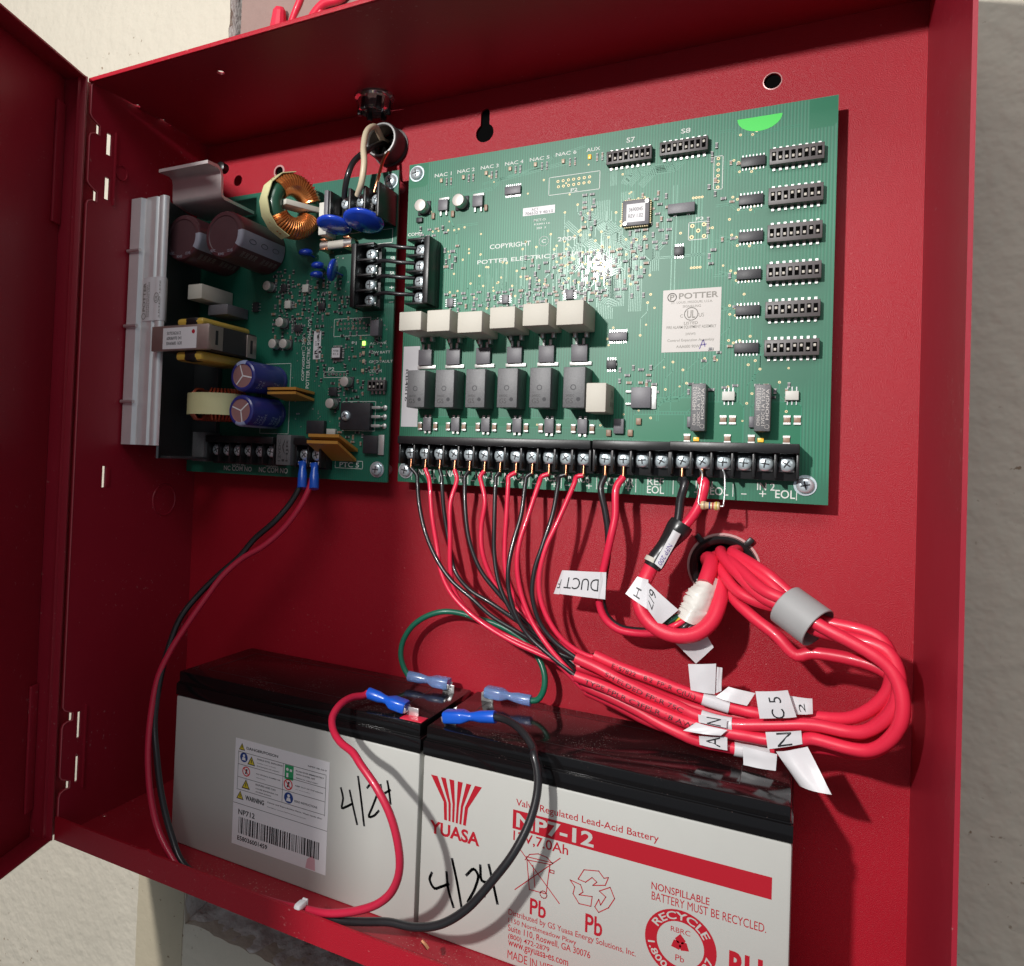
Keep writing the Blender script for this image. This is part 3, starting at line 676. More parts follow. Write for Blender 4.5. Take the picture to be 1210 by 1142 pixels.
for zr in (366, 349, 331.5, 315, 299, 283):
    smd_field(262.5, 265.5, zr-4, zr+5, 3); smd_field(269, 280, zr-8.5, zr-6, 4)
for k, p in enumerate(((127.4,-12.4,370), (140.4,-12.4,370.1), (153.5,-12.4,370), (166.7,-12.4,370.9), (180.9,-12.4,370.6), (195.4,-12.4,370.6), (209,-12.4,371.1))):
    for dx, dz in ((1.6, 1.2), (1.6, -0.9), (4.2, 1.2), (4.2, -0.9)): smd_stuff(sm, p[0]+dx, p[2]+dz, 1.3, .8, .5, rnd.choice((0, 1, 3)), True)
sm.build('surface_mount_parts', [CHIPG, SMDB, SOLD2, SMDK], main, smooth=None)['kind'] = 'stuff'
for k, p in enumerate(((125.8,-12.4,371.2), (138.9,-12.4,371.2), (152,-12.4,371.6), (165.3,-12.4,372), (179,-12.4,372.2), (193.6,-12.4,371.7), (206.9,-12.4,371.9))):
    box('status_led', p[0]-0.8, p[0]+0.8, YB-0.9, YB-0.02, p[2]-1.1, p[2]+1.1, LEDA if k == 6 else LEDO, main, 0.2)

# printed lettering
for s, a, b in (('NAC 1', (121.5,-12.4,373.6), (131.6,-12.4,375.6)), ('NAC 2', (135,-12.4,373.9), (145.1,-12.4,375.8)), ('NAC 3', (148.6,-12.4,374), (158.7,-12.4,375.9)), ('NAC 4', (162.3,-12.4,374.1), (172.3,-12.4,376)),
                ('NAC 5', (175.8,-12.4,374.3), (186.2,-12.4,376.1)), ('NAC 6', (189.5,-12.4,374.8), (200.1,-12.4,376.7)), ('AUX', (205.1,-12.4,374.7), (212,-12.4,376.6)), ('S7', (224.6,-12.4,376.2), (228.6,-12.4,378.7)), ('S8', (249.7,-12.4,376.5), (253.9,-12.4,378.8)),
                ('P2', (197.8,-12.4,355.6), (201.2,-12.4,357.3)), ('P3', (257.6,-12.4,334.2), (260.7,-12.4,335.7)), ('COPYRIGHT', (155.4,-12.4,330.3), (177.8,-12.4,332.8)), ('2009', (191.9,-12.4,330.8), (201.5,-12.4,333)), ('C', (183.6,-12.4,330.9), (185.8,-12.4,332.8)),
                ('POTTER ELECTRIC SIGNAL', (148.6,-12.4,322.8), (205.9,-12.4,325)), ('COMM', (106.2,-12.4,342.3), (114.9,-12.4,344.1)), ('MCT-O', (179.1,-12.4,342.5), (185.3,-12.4,343.7)), ('E280116', (179.3,-12.4,340.6), (187.7,-12.4,341.4)), ('20 1', (180.5,-12.4,338.4), (185.4,-12.4,339.4)),
                ('NAC1', (118.2,-12.4,208.8), (127.9,-12.4,212.1)), ('NAC2', (134.7,-12.4,208.6), (144.8,-12.4,212.4)), ('NAC3', (151.8,-12.4,208.5), (161.6,-12.4,212.5)), ('NAC4', (167.9,-12.4,208.5), (178.5,-12.4,212.4)), ('NAC5', (184.6,-12.4,208.8), (195.4,-12.4,212.7)), ('NAC6', (201.4,-12.4,209), (212,-12.4,212.8)),
                ('AC PWR', (218.3,-12.4,208.2), (233.1,-12.4,212.4)), ('REF', (239.3,-12.4,209.5), (246.8,-12.4,213)), ('EOL', (239.3,-12.4,205.5), (247,-12.4,209.1)), ('IN 1', (260.8,-12.4,208.9), (268.1,-12.4,212.5)), ('EOL', (267,-12.4,206.3), (274.7,-12.4,210)), ('IN 2', (286.4,-12.4,209.6), (293.5,-12.4,213)), ('EOL', (293.7,-12.4,206.4), (301.5,-12.4,210.1))):
    text('printed_text', s, a, b, SILK, main, bold=0.012)
pm = MB()
for a in ((127.7,-12.4,207.4), (143.8,-12.4,207.2), (161.3,-12.4,207.4), (177.6,-12.4,207.4), (194.4,-12.4,207.4), (211.8,-12.4,207.5), (230.6,-12.4,207.4), (261.7,-12.4,207.2), (288.7,-12.4,208)):
    strip2d(pm, [(a[0]-1.2, YB, a[2]), (a[0]+1.2, YB, a[2])], .42, off=.06); strip2d(pm, [(a[0], YB, a[2]-1.2), (a[0], YB, a[2]+1.2)], .42, off=.065)
for a in ((133.8,-12.4,209.1), (150.5,-12.4,207.1), (167,-12.4,207.1), (184.2,-12.4,207.2), (201.1,-12.4,207.3), (219.5,-12.4,206.8), (255.7,-12.4,207.2), (281.1,-12.4,207.5)):
    strip2d(pm, [(a[0]-.9, YB, a[2]), (a[0]+.9, YB, a[2])], .42, off=.06)
for a, b in (((114.2,-12.4,212.3), (114.5,-12.4,205.9)), ((130.9,-12.4,211.8), (131.1,-12.4,205.6)), ((147.6,-12.4,211.4), (147.9,-12.4,205.3)), ((164.7,-12.4,211.1), (164.9,-12.4,205.7)), ((181.3,-12.4,211.8), (181.5,-12.4,205.7)), ((198,-12.4,212.1), (198.2,-12.4,205.7)), ((215.5,-12.4,212.3), (215.7,-12.4,206.2)), ((234.1,-12.4,212.4), (234.3,-12.4,205.7)), ((251,-12.4,212), (251.2,-12.4,205.7)), ((276.6,-12.4,211.9), (276.7,-12.4,206.2)), ((302,-12.4,212.3), (302.2,-12.4,206))):
    strip2d(pm, [(a[0], YB, a[2]), (a[0], YB, b[2])], .3, off=.055)
pm.build('terminal_marks', SILK, main, smooth=None)['kind'] = 'stuff'; pm = MB()
# the copyright ring and connector outlines
rc = (184.7,-12.4,331.8); strip2d(pm, [(rc[0]+2.5*math.cos(k*math.pi/12), YB, rc[2]+2.5*math.sin(k*math.pi/12)) for k in range(24)], .22, off=.05, closed=True)
a, b = (186.5,-12.4,355.2), (212.2,-12.4,365.5); outline(main, a[0], b[0], a[2], b[2]-1.2)
a, b = (254.4,-12.4,325.2), (262.7,-12.4,333.4); outline(main, a[0], b[0], a[2], b[2])
a, b = (264.6,-12.4,347.7), (268.4,-12.4,363.2); outline(main, a[0], b[0], a[2], b[2])
pm.build('copyright_ring', SILK, main, smooth=None)
pp = MB()
pin_row(pp, (191.1,-12.4,361.8), (207.1,-12.4,361.9), 7); pin_row(pp, (191.4,-12.4,359), (207,-12.4,359.3), 7); pin_row(pp, (266.4,-12.4,362.1), (266.5,-12.4,348.7), 6)
for q in ((256,-12.4,331.8), (261,-12.4,332), (258.6,-12.4,329.3), (255.8,-12.4,326.5), (261.2,-12.4,326.5)): disc(pp, q, .95, .07, 12, 0); disc(pp, q, .42, .10, 8, 1)
pp.build('connector_pads', [GOLD, DARKSLOT], main, smooth=None)['kind'] = 'stuff'

# switches
p = (216,-16.4,371.5); dip_switch(main, p[0], (226.9,-16.4,368.4)[2], seed=1)
p = (240.8,-16.4,372.1); dip_switch(main, p[0], (252.3,-16.4,368.9)[2], seed=2)
for k, (a, b) in enumerate((((288.2,-16.4,361.7), (288.2,-16.4,354.3)), ((288.1,-16.4,344.1), (288.1,-16.4,336.2)), ((288,-16.4,327.6), (288,-16.4,319.6)), ((287.7,-16.4,310.1), (287.7,-16.4,302.3)), ((287.7,-16.4,293.3), (287.7,-16.4,285.7)), ((287.5,-16.4,276.3), (287.4,-16.4,268.9)))):
    dip_switch(main, 287.8, (a[2]+b[2])/2, h=abs(a[2]-b[2])*0.98, seed=3+k)
for c in ((281.1,-13.4,358.2), (280.7,-13.4,340.8), (281,-13.4,324), (280.7,-13.4,306.7), (280.6,-13.4,290.4), (280.5,-13.4,273.4)):
    gull_chip('driver_chip', main, c, 10.0, 4.4, 1.7, 7)
gull_chip('driver_chip', main, (167.5,-13.4,360.1), 8.6, 4.2, 1.6, 8, CHIPG)
gull_chip('driver_chip', main, (223.6,-13.4,281), 8.8, 4.0, 1.6, 8, CHIPG)
gull_chip('small_chip', main, (221,-13.4,267.3), 4.6, 4.2, 1.5, 4)
gull_chip('small_chip', main, (134,-13.4,303), 3.6, 4.6, 1.4, 4, CHIPG, True); gull_chip('small_chip', main, (165.3,-13.4,302.9), 3.6, 4.6, 1.4, 4, CHIPG, True); gull_chip('small_chip', main, (199.3,-13.4,303.1), 3.8, 4.8, 1.4, 4, CHIPG, True)
gull_chip('small_chip', main, (250.5,-13.4,320.3), 4.2, 4.2, 1.4, 4)
# processor in its square package with a paper label
c = (230.7,-14.4,340.2); pr = MB(); w = 12.6
pr.box(c[0]-w/2, c[0]+w/2, YB-3.6, YB-0.6, c[2]-w/2, c[2]+w/2, 0, 0.5)
for k in range(11):
    q = -5.2+k*1.04
    for (dx, dz, hx, hz) in ((q, w/2+.2, .3, .35), (q, -w/2-.2, .3, .35), (w/2+.2, q, .35, .3), (-w/2-.2, q, .35, .3)):
        pr.box(c[0]+dx-hx, c[0]+dx+hx, YB-2.4, YB-0.1, c[2]+dz-hz, c[2]+dz+hz, 1)
po = pr.build('processor', [CHIPG, GOLD], main)
lb = MB(); lb.box(c[0]-4.3, c[0]+4.3, YB-3.7, YB-3.55, c[2]-4.6, c[2]+4.2, 0); lb.build('paper_label', PAPER, po)
lt = MB(); text_on(lt, '3690045', (c[0]-3.2, YB-3.7, c[2]+.6), (c[0]+3.2, YB-3.7, c[2]+2.4)); text_on(lt, 'REV 1.02', (c[0]-3.4, YB-3.7, c[2]-2.6), (c[0]+3.4, YB-3.7, c[2]-.7)); lt.build('label_text', INK, po, smooth=None)
mm = MB()
for dx, dz in ((-5, -5), (5, 5)): disc(mm, (c[0]+dx, YB-3.6, c[2]+dz), .85, .04)
mm.build('mould_mark', CAPALU, po, smooth=None)
a, b = (245.2,-15.4,338.7), (257.1,-15.4,341.4); gull_chip('crystal_can', main, ((a[0]+b[0])/2, 0, (a[2]+b[2])/2), abs(b[0]-a[0]), 4.6, 3.0, 2, CHIPG, pinl=.6, pinw=1.6)
# little regulators and capacitors at the upper left
for c in ((116.1,-18.9,357), (138.7,-18.9,357)): smd_cap(main, c, 3.5, 6.6)
def power_pack(c, w, h, t=2.3, name='power_transistor', legs=-1, m=None, side=False):
    """flat transistor: body, solder tab on one side, two legs on the other"""
    x, z = c[0], c[2]; mb = MB(); mb.box(x-w/2, x+w/2, YB-t, YB-0.2, z-h/2, z+h/2, 0, 0.2)
    if side:
        mb.box(x+w/2-.1, x+w/2+2.4, YB-0.9, YB-0.04, z-h/2-.4, z+h/2+.4, 1, .1)
        for s in (-.3, .3): mb.box(x-w/2-2.8, x-w/2, YB-1.2, YB-.3, z+s*h-.5, z+s*h+.5, 1, .1)
    else:
        mb.box(x-w/2-.2, x+w/2+.2, YB-0.9, YB-0.04, *(sorted((z-legs*h/2, z-legs*(h/2+1.4)))), 1, .1)
        for s in (-.3, .3): mb.box(x+s*w-.5, x+s*w+.5, YB-1.2, YB-.1, *(sorted((z+legs*h/2, z+legs*(h/2+2.6)))), 1, .1)
    return mb.build(name, [m or CHIPG, SOLDER], main)
power_pack((128,-14.4,357), 5.6, 6.0); power_pack((148.2,-14.4,356.7), 5.8, 6.0)
for c in ((113.6,-13.9,350.5),): box('small_diode', c[0]-1.8, c[0]+1.8, YB-1.8, YB-.1, c[2]-1.4, c[2]+1.4, CHIP, main)
for c in ((121.8,-13.6,351.9), (133.5,-13.6,351.7), (152.7,-13.6,352.7)): box('chip_capacitor', c[0]-.9, c[0]+.9, YB-1.4, YB-.05, c[2]-1.7, c[2]+1.7, SMDB, main)
# paper serial label
a, b = (173.1,-12.4,345.3), (190,-12.4,350.4); lb = MB(); lb.box(a[0], b[0], YB-.14, YB-.03, a[2]+.6, a[2]+4.8); so = lb.build('serial_label', PAPER, main)
lt = MB(); text_on(lt, 'ACT', (a[0]+4.6, YB-.14, a[2]+2.9), (a[0]+8.2, YB-.14, a[2]+4.2)); text_on(lt, '706532 9 40/10', (a[0]+1.2, YB-.14, a[2]+1.0), (b[0]-1, YB-.14, a[2]+2.4)); lt.build('label_text', INK, so, smooth=None)
# green half-disc sticker
g0, g1 = (274,-12.4,380.2), (292.4,-12.4,377.4); gc = ((g0[0]+g1[0])/2, (g0[2]+g1[2])/2); gr = (g1[0]-g0[0])/2
gm = MB(); poly(gm, [(gc[0]+gr*math.cos(math.pi*(1+k/16)), YB, gc[1]+gr*.72*math.sin(math.pi*(1+k/16))) for k in range(17)], .09); gm.build('half_disc_sticker', GSTICK, main, smooth=None)
# listing label
a, b = (243.9,-12.4,272.5), (269.4,-12.4,302.1); L0, L1, M0, M1 = a[0], b[0], a[2], b[2]; W_, H_ = L1-L0, M1-M0
lb = MB(); lb.box(L0, L1, YB-.16, YB-.03, M0, M1); lo = lb.build('listing_label', PAPERG, main)
def ll(x0, x1, y0, y1): return (L0+W_*x0, YB-.16, M1-H_*y1), (L0+W_*x1, YB-.16, M1-H_*y0)
lt = MB()
for s, q, bo in (('POTTER', (.28, .95, .06, .155), .02), ('ST. LOUIS, MISSOURI, U.S.A.', (.15, .86, .19, .232), 0), ('SIGNALING', (.35, .66, .255, .295), 0), ('UL', (.43, .57, .34, .465), .02), ('C', (.31, .36, .40, .45), 0), ('US', (.63, .72, .39, .45), 0),
              ('LISTED', (.38, .62, .52, .565), .01), ('FIRE ALARM EQUIPMENT ASSEMBLY', (.08, .93, .58, .635), .005), ('2WW3', (.41, .58, .695, .735), 0), ('Control Expansion Assembly', (.10, .90, .79, .845), 0), ('AAA000 90W', (.26, .66, .89, .935), 0)):
    text_on(lt, s, *ll(*q), bold=bo)
for (cx, cy, r, w) in ((.16, .12, .075, .35), (.50, .40, .115, .32)):
    strip2d(lt, [(L0+W_*cx+W_*r*math.cos(k*math.pi/14), YB-.16, M1-H_*cy+W_*r*math.sin(k*math.pi/14)) for k in range(28)], w, off=.06, closed=True)
text_on(lt, 'P', *ll(.125, .20, .075, .165), bold=.02)
lt.build('label_text', INKG, lo, smooth=None)
lt = MB()
for q in (((.66, .955), (.71, .83), (.725, .82), (.75, .92)), ((.68, .90), (.77, .885))): strip2d(lt, [(L0+W_*x, YB-.16, M1-H_*y) for x, y in q], .38, off=.09)
lt.build('pen_mark', INKP, lo, smooth=None)

# six output channels: cement resistor, power transistor, relay, diode
CX = [(115.7, 128.5), (131.9, 144.7), (149.0, 162.2), (166.2, 179.2), (183.1, 196.0), (199.7, 212.5)]
CZ = [(284.5, 294.4), (283.3, 294.4), (281.9, 292.6), (283.3, 293.9), (283.8, 294.6), (283.4, 295.0)]
RX = [116.5, 133.2, 150.4, 167.6, 184.5, 201.2]
for k in range(6):
    x0, x1 = CX[k]; z0, z1 = CZ[k]
    mb = MB(); mb.box(x0, x1, YB-25, YB-1.0, z0, z1, 0, 0.5)
    for s in (.28, .72): mb.box(lerp(x0, x1, s)-.8, lerp(x0, x1, s)+.8, YB-4, YB-.1, z0-2.6, z0-.02, 1, .2)
    mb.build('cement_resistor', [CERAM, TIN], main)
    xc = RX[k]+5.2
    zc = 272.6
    mb = MB(); w = 8.0
    mb.box(xc-w/2-1.0, xc+w/2-1.0, YB-2.6, YB-.2, zc-3.6, zc+5.0, 0, .25)
    mb.box(xc-w/2-2.0, xc+w/2+1.0, YB-1.1, YB-.05, zc-5.4, zc-3.5, 1, .15)
    for s in (-2.6, .8): mb.box(xc+s-.6, xc+s+.6, YB-2.0, YB-.2, zc+5.0, zc+8.0, 1, .15)
    mb.build('power_transistor', [CHIPG, SOLDER], main)
    mb = MB(); x0 = RX[k]
    mb.box(x0, x0+10.6, YB-14.6, YB-.3, 245.0, 264.9, 0, 0.45)
    ro = mb.build('relay', BLKG, main)
    mb = MB(); mb.lathe([(1.35, 0), (1.35, .12), (1.0, .12), (1.0, .02), (.01, .02)], (x0+5.0, YB-14.55, 255), n=16); mb.lathe([(1.0, 0), (1.0, .1), (.01, .1)], (x0+7.6, YB-14.55, 249.2), n=14)
    mb.build('vent_plug', DARKSLOT, ro)
    mb = MB(); text_on(mb, 'G5', (x0+1.4, YB-14.6, 247.2), (x0+5.0, YB-14.6, 249.6)); text_on(mb, '24VDC', (x0+1.4, YB-14.6, 250.4), (x0+5.6, YB-14.6, 251.6)); mb.build('moulded_text', FERR, ro, smooth=None)
    mb = MB(); xd = xc+1.6
    mb.box(xd-2.4, xd+2.4, YB-2.4, YB-.2, 233.2, 240.4, 0, .25)
    for s in (-1.3, 1.3): mb.box(xd+s-.6, xd+s+.6, YB-1.4, YB-.1, 240.3, 241.8, 1); mb.box(xd+s-.6, xd+s+.6, YB-1.4, YB-.1, 231.8, 233.3, 1)
    mb.build('diode_block', [CHIPG, SOLDER], main)
    for s in (-4.6, 4.6):
        mb = MB(); mb.box(xd+s-1.1, xd+s+1.1, YB-1.5, YB-.1, 234.4, 236.8, 0, .1); mb.box(xd+s-1.2, xd+s+1.2, YB-1.4, YB-.05, 233.4, 234.4, 1, .1); mb.box(xd+s-1.2, xd+s+1.2, YB-1.4, YB-.05, 236.8, 237.8, 1, .1)
        mb.build('chip_capacitor', [SMDB, SOLDER], main)
# white paper strip under the left relays
a, b = (106.3,-12.4,235.2), (116.5,-12.4,280.1); lb = MB(); lb.box(a[0], b[0], YB-.14, YB-.03, a[2], b[2]); lo = lb.build('part_label', PAPER, main)
p0, p1 = (108.1,-12.5,249.4), (109.7,-12.5,267.2); text('label_text', 'RB4816', p0, p1, INK, lo, rot=3, bold=.01)
# seventh channel
mb = MB(); c0, c1 = (213.5,-31.4,242.7), (222.2,-31.4,256.5)
mb.box(c0[0], c1[0]+.6, YB-19, YB-.8, c0[2], c1[2], 0, .5)
ce = mb.build('cement_resistor', CERAM, main)
text('printed_text', '5W', (c1[0]+.6, YB-9, c0[2]+7), (c1[0]+.6, YB-4, c0[2]+11), INKG, ce, plane=((0, 1, 0), (0, 0, 1))); text('printed_text', '0R15J', (c1[0]+.6, YB-9.5, c0[2]+2.5), (c1[0]+.6, YB-3, c0[2]+5.5), INKG, ce, plane=((0, 1, 0), (0, 0, 1)))
a, b = (231,-14.4,246), (240,-14.4,255.9); power_pack(((a[0]+b[0])/2, 0, (a[2]+b[2])/2), b[0]-a[0], b[2]-a[2], 2.6, side=True)
c = (225.6,-14.4,237.1); mb = MB(); mb.box(c[0]-2.4, c[0]+2.4, YB-2.4, YB-.2, c[2]-3.6, c[2]+3.6, 0, .25); mb.build('diode_block', CHIPG, main)
for q in ((220.7,-13.4,233.8), (230.9,-13.4,234), (234.6,-13.4,239.6)): box('chip_capacitor', q[0]-1.2, q[0]+1.2, YB-1.4, YB-.05, q[2]-1.6, q[2]+1.6, SMDB, main)
# two signal relays for the inputs, each with an optocoupler and big chip resistors
for (a, b, tx) in (((258.8,-22.4,235.1), (265,-22.4,256.6), 0), ((284.8,-22.4,235.4), (291.2,-22.4,255.9), 1)):
    mb = MB(); mb.box(a[0], b[0], YB-10, YB-.3, a[2], b[2], 0, .4); ro = mb.build('signal_relay', BLKG, main)
    tm = MB(); wx = b[0]-a[0]; hz = b[2]-a[2]
    for s, q in (('HFD2/012', (.12, .38, .45, .93)), ('12VDC', (.44, .64, .12, .40)), ('CHINA', (.15, .36, .12, .36)), ('HONGFA', (.70, .90, .25, .9)), ('1A 125V', (.44, .64, .45, .92))):
        text_on(tm, s, (a[0]+wx*q[0], YB-10, a[2]+hz*q[2]), (a[0]+wx*q[1], YB-10, a[2]+hz*q[3]), rot=1)
    strip2d(tm, [(a[0]+wx*.8+.9*math.cos(k*.52), YB-10, a[2]+hz*.1+.9*math.sin(k*.52)) for k in range(12)], .2, off=.06, closed=True)
    tm.build('printed_text', PAPERG, ro, smooth=None)
    box('diode_block', a[0]-2.4, a[0]-.1, YB-2.0, YB-.1, a[2]+2, a[2]+7, CHIPG, main)
for c in ((273.7,-14.4,251.6), (299.2,-14.4,251.7)): gull_chip('optocoupler', main, c, 5.2, 4.0, 2.2, 3, SMDW, pinl=2.0)
for q in ((271.7,-13.4,240.8), (275.6,-13.4,240.8), (297.5,-13.4,241), (301.5,-13.4,241), (256.5,-13.4,232.1), (273.7,-13.4,232.2), (283.5,-13.4,232.2), (297.5,-13.4,232.1)):
    mb = MB(); mb.box(q[0]-1.3, q[0]+1.3, YB-1.0, YB-.06, q[2]-1.1, q[2]+1.1, 0, .1); mb.box(q[0]-1.4, q[0]+1.4, YB-.9, YB-.04, q[2]+1.1, q[2]+2.0, 1); mb.box(q[0]-1.4, q[0]+1.4, YB-.9, YB-.04, q[2]-2.0, q[2]-1.1, 1)
    mb.build('chip_resistor', [SMDB, SOLDER], main)
for q in ((260.5,-13.4,231.7), (287.3,-13.4,231.9)): box('status_led', q[0]-1.2, q[0]+1.2, YB-1.0, YB-.05, q[2]-.9, q[2]+.9, LEDA, main, .2)
# barrier strip along the lower edge: twenty-two screws in runs of twelve, four, three and three
TX = [117.0, 125.6, 134.1, 142.7, 151.2, 159.5, 168.0, 176.5, 184.9, 193.5, 202.0, 210.6]
terminal_strip('terminal_strip', main, TX, 213.6, 229.6, 220.9, 8.5)
terminal_strip('terminal_strip', main, [221.0, 229.5, 238.0, 246.5], 213.8, 229.8, 221.1, 8.5)
terminal_strip('terminal_strip', main, [255.6, 264.1, 272.7, 281.1, 289.5, 297.9], 214.2, 230.1, 221.4, 8.5)
vertical_block('comm_terminal_block', main, 112.6, 127.0, [331.7, 323.0, 314.4, 305.7], 118.4, 8.65, False)

# ------------------------------------------------------------------ power supply board
PX0, PX1, PZ0, PZ1 = -51.0, 99.0, 203.5, 381.2
psu = thing('power_supply_board', 'smaller dark green power supply board with big capacitors and coils', 'circuit board', (24, -11, 203.5))
pholes = [circle(94.2, 375.2, 1.9, 12), circle(92.2, 210.6, 1.9, 12)]
plate('board', [(PX0, PZ0), (PX1, PZ0), (PX1, PZ1), (PX0, PZ1)], pholes, 1.6, GREEN2, psu, at=YB)
for (x, z) in ((94.2, 375.2), (92.2, 210.6)):
    sc = link('mounting_screw', SCREWB, psu, (x, YB-0.5, z), rotq())
    MB().lathe([(4.5, 0.02), (4.5, 0.5), (3.0, 0.5)], (x, YB, z), n=24, cap=False).build('washer', STEEL, sc)
    MB().lathe([(3.2, 0), (3.2, 10.4)], (x, 0, z), n=12).build('standoff', TIN, psu)

# ribbed aluminium heat sink along the left side: profile in (x, y), drawn along z
prof = [(-54.4, -64.6), (-53.6, -66.0), (-45.8, -66.0), (-45.2, -65.0), (-44.4, -63.4), (-43.4, -63.2), (-42.6, -64.2), (-35.0, -64.4), (-34.2, -63.2), (-33.6, -63.0), (-32.6, -64.3), (-29.4, -64.6), (-28.0, -63.4), (-27.6, -61.4), (-33.0, -55), (-44.5, -14)]
def ext_profile(pr, z0, z1, t, mi_fn=None):
    """sheet of thickness t following a profile, extruded along z"""
    mb = MB(); P = [Vector((a, b, 0)) for a, b in pr]; n = len(P); inn = []
    for i in range(n):
        d = (P[min(i+1, n-1)]-P[max(i-1, 0)]).normalized(); inn.append(P[i]+Vector((-d.y, d.x, 0))*t)
    v = [(p.x, p.y, z) for z in (z0, z1) for p in P]+[(p.x, p.y, z) for z in (z0, z1) for p in inn]
    f = []
    for i in range(n-1):
        f += [(i, i+1, n+i+1, n+i), (2*n+i, 3*n+i, 3*n+i+1, 2*n+i+1), (i, 2*n+i, 2*n+i+1, i+1), (n+i, n+i+1, 3*n+i+1, 3*n+i)]
    f += [(0, n, 3*n, 2*n), (n-1, 3*n-1, 4*n-1, 2*n-1)]
    mb.add(v, f); return mb
hs = ext_profile(prof[:14], 219.5, 366.8, 1.3).build('heat_sink', ALU, psu, smooth=50)
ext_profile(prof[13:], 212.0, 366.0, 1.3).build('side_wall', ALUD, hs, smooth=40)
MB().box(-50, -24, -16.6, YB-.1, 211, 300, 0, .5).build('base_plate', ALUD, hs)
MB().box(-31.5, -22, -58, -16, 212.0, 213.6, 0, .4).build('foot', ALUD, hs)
for z in ((-47.7,-66,335.1)[2], (-48,-66,290)[2], (-47.6,-66,244.9)[2]):
    mb = MB(); mb.tube([(-54.2, -66.8, z), (-44.2, -66.8, z)], 1.15, 12, smooth=False); mb.build('clip_pin', TIN, hs)
# listing label wrapped over the ribs
lp = [(-43.6, -63.5), (-42.6, -64.5), (-35.0, -64.75), (-33.8, -64.4), (-32.6, -64.7), (-29.4, -64.95), (-27.7, -63.6), (-27.25, -61.4), (-29.0, -59.0), (-31.4, -56.0)]
z0, z1 = 292.8, 318.6
lo = ext_profile(lp, z0, z1, .12).build('listing_label', PAPER, hs, smooth=60)
mb = MB(); text_on(mb, 'POTTER', (-42.0, -64.8, 298.5), (-39.9, -64.8, 315.5), rot=1, bold=.02); text_on(mb, 'SIGNALING LISTED', (-39.2, -64.85, 295), (-38.2, -64.85, 314), rot=1)
text_on(mb, 'UL', (-32.0, -64.95, 304.4), (-30.2, -64.95, 307.8), rot=1)
strip2d(mb, [(-31.1+1.9*math.cos(k*.45), -64.98, 306.1+2.9*math.sin(k*.45)) for k in range(14)], .3, off=.06, closed=True)
strip2d(mb, [(-41.0+1.5*math.cos(k*.45), -64.78, 295.6+1.7*math.sin(k*.45)) for k in range(14)], .3, off=.06, closed=True)
for x, s in ((-37.2, 'SIGNALING UNIT'), (-28.6, 'LISTED 1670')): text_on(mb, s, (x-.5, -64.95, 295), (x+.5, -64.95, 316), rot=1)
mb.build('label_text', INKG, lo, smooth=None)

# bent aluminium bracket at the top: profile in (y, z), drawn along x
bp = [(-59.2, 383.3), (-50.5, 383.6), (-48.2, 382.4), (-47.2, 379.5), (-47.0, 370.5), (-46.0, 368.0), (-43.5, 366.9), (-15.5, 366.6)]
mb = MB(); P = [Vector((0, a, b)) for a, b in bp]; n = len(P); inn = []
for i in range(n):
    d = (P[min(i+1, n-1)]-P[max(i-1, 0)]).normalized(); inn.append(P[i]+Vector((0, -d.z, d.y))*1.9)
xa, xb = -39.5, -1.2
v = [(x, p.y, p.z) for x in (xa, xb) for p in P]+[(x, p.y, p.z) for x in (xa, xb) for p in inn]; f = []
for i in range(n-1): f += [(i, i+1, n+i+1, n+i), (2*n+i, 3*n+i, 3*n+i+1, 2*n+i+1), (i, 2*n+i, 2*n+i+1, i+1), (n+i, n+i+1, 3*n+i+1, 3*n+i)]
f += [(0, n, 3*n, 2*n), (n-1, 3*n-1, 4*n-1, 2*n-1)]
mb.add(v, f); mb.build('bent_bracket', ALUB, psu, smooth=50)
c = (-27.5,-20,399.5); MB().lathe([(3.2, 0), (3.2, 5), (2, 5.6), (.01, 5.6)], (c[0], -14, c[2]), n=16).build('rubber_post', BLK, psu)

# two big brown capacitors standing off the board, ends towards the viewer
def big_cap(c, r, yf, body, top, stripe, name, sa, ring=True, n=36):
    """c centre of the front end; stripe between angles sa"""
    L = YB-.4-yf; x, z = c[0], c[2]
    prof_ = [(r, 0), (r, L-2.2), (r*.985, L-1.0), (r*.93, L-.2), (r*.80, L), (r*.76, L-.45), (.01, L-.4)]
    mb = MB(); mb.lathe(prof_, (x, YB-.4, z), n=n, mis=[0, 0, 0, 0, 1, 1, 1])
    o = mb.build(name, [body, top], psu)
    st = MB(); v = []; f = []; k0 = 7
    for i in range(k0+1):
        a = math.radians(lerp(sa[0], sa[1], i/k0)); ca, sn = math.cos(a), math.sin(a)
        for (rr, h) in ((r+.08, .4), (r+.08, L-2.2), (r*.985+.1, L-.95), (r*.93+.06, L-.12), (r*.77, L+.07)): v.append((x+rr*ca, YB-.4-h, z+rr*sn))
    for i in range(k0):
        for j in range(4): f.append((i*5+j, i*5+j+1, (i+1)*5+j+1, (i+1)*5+j))
    st.add(v, f); st.build('sleeve_stripe', stripe, o, smooth=50)
    return o, L
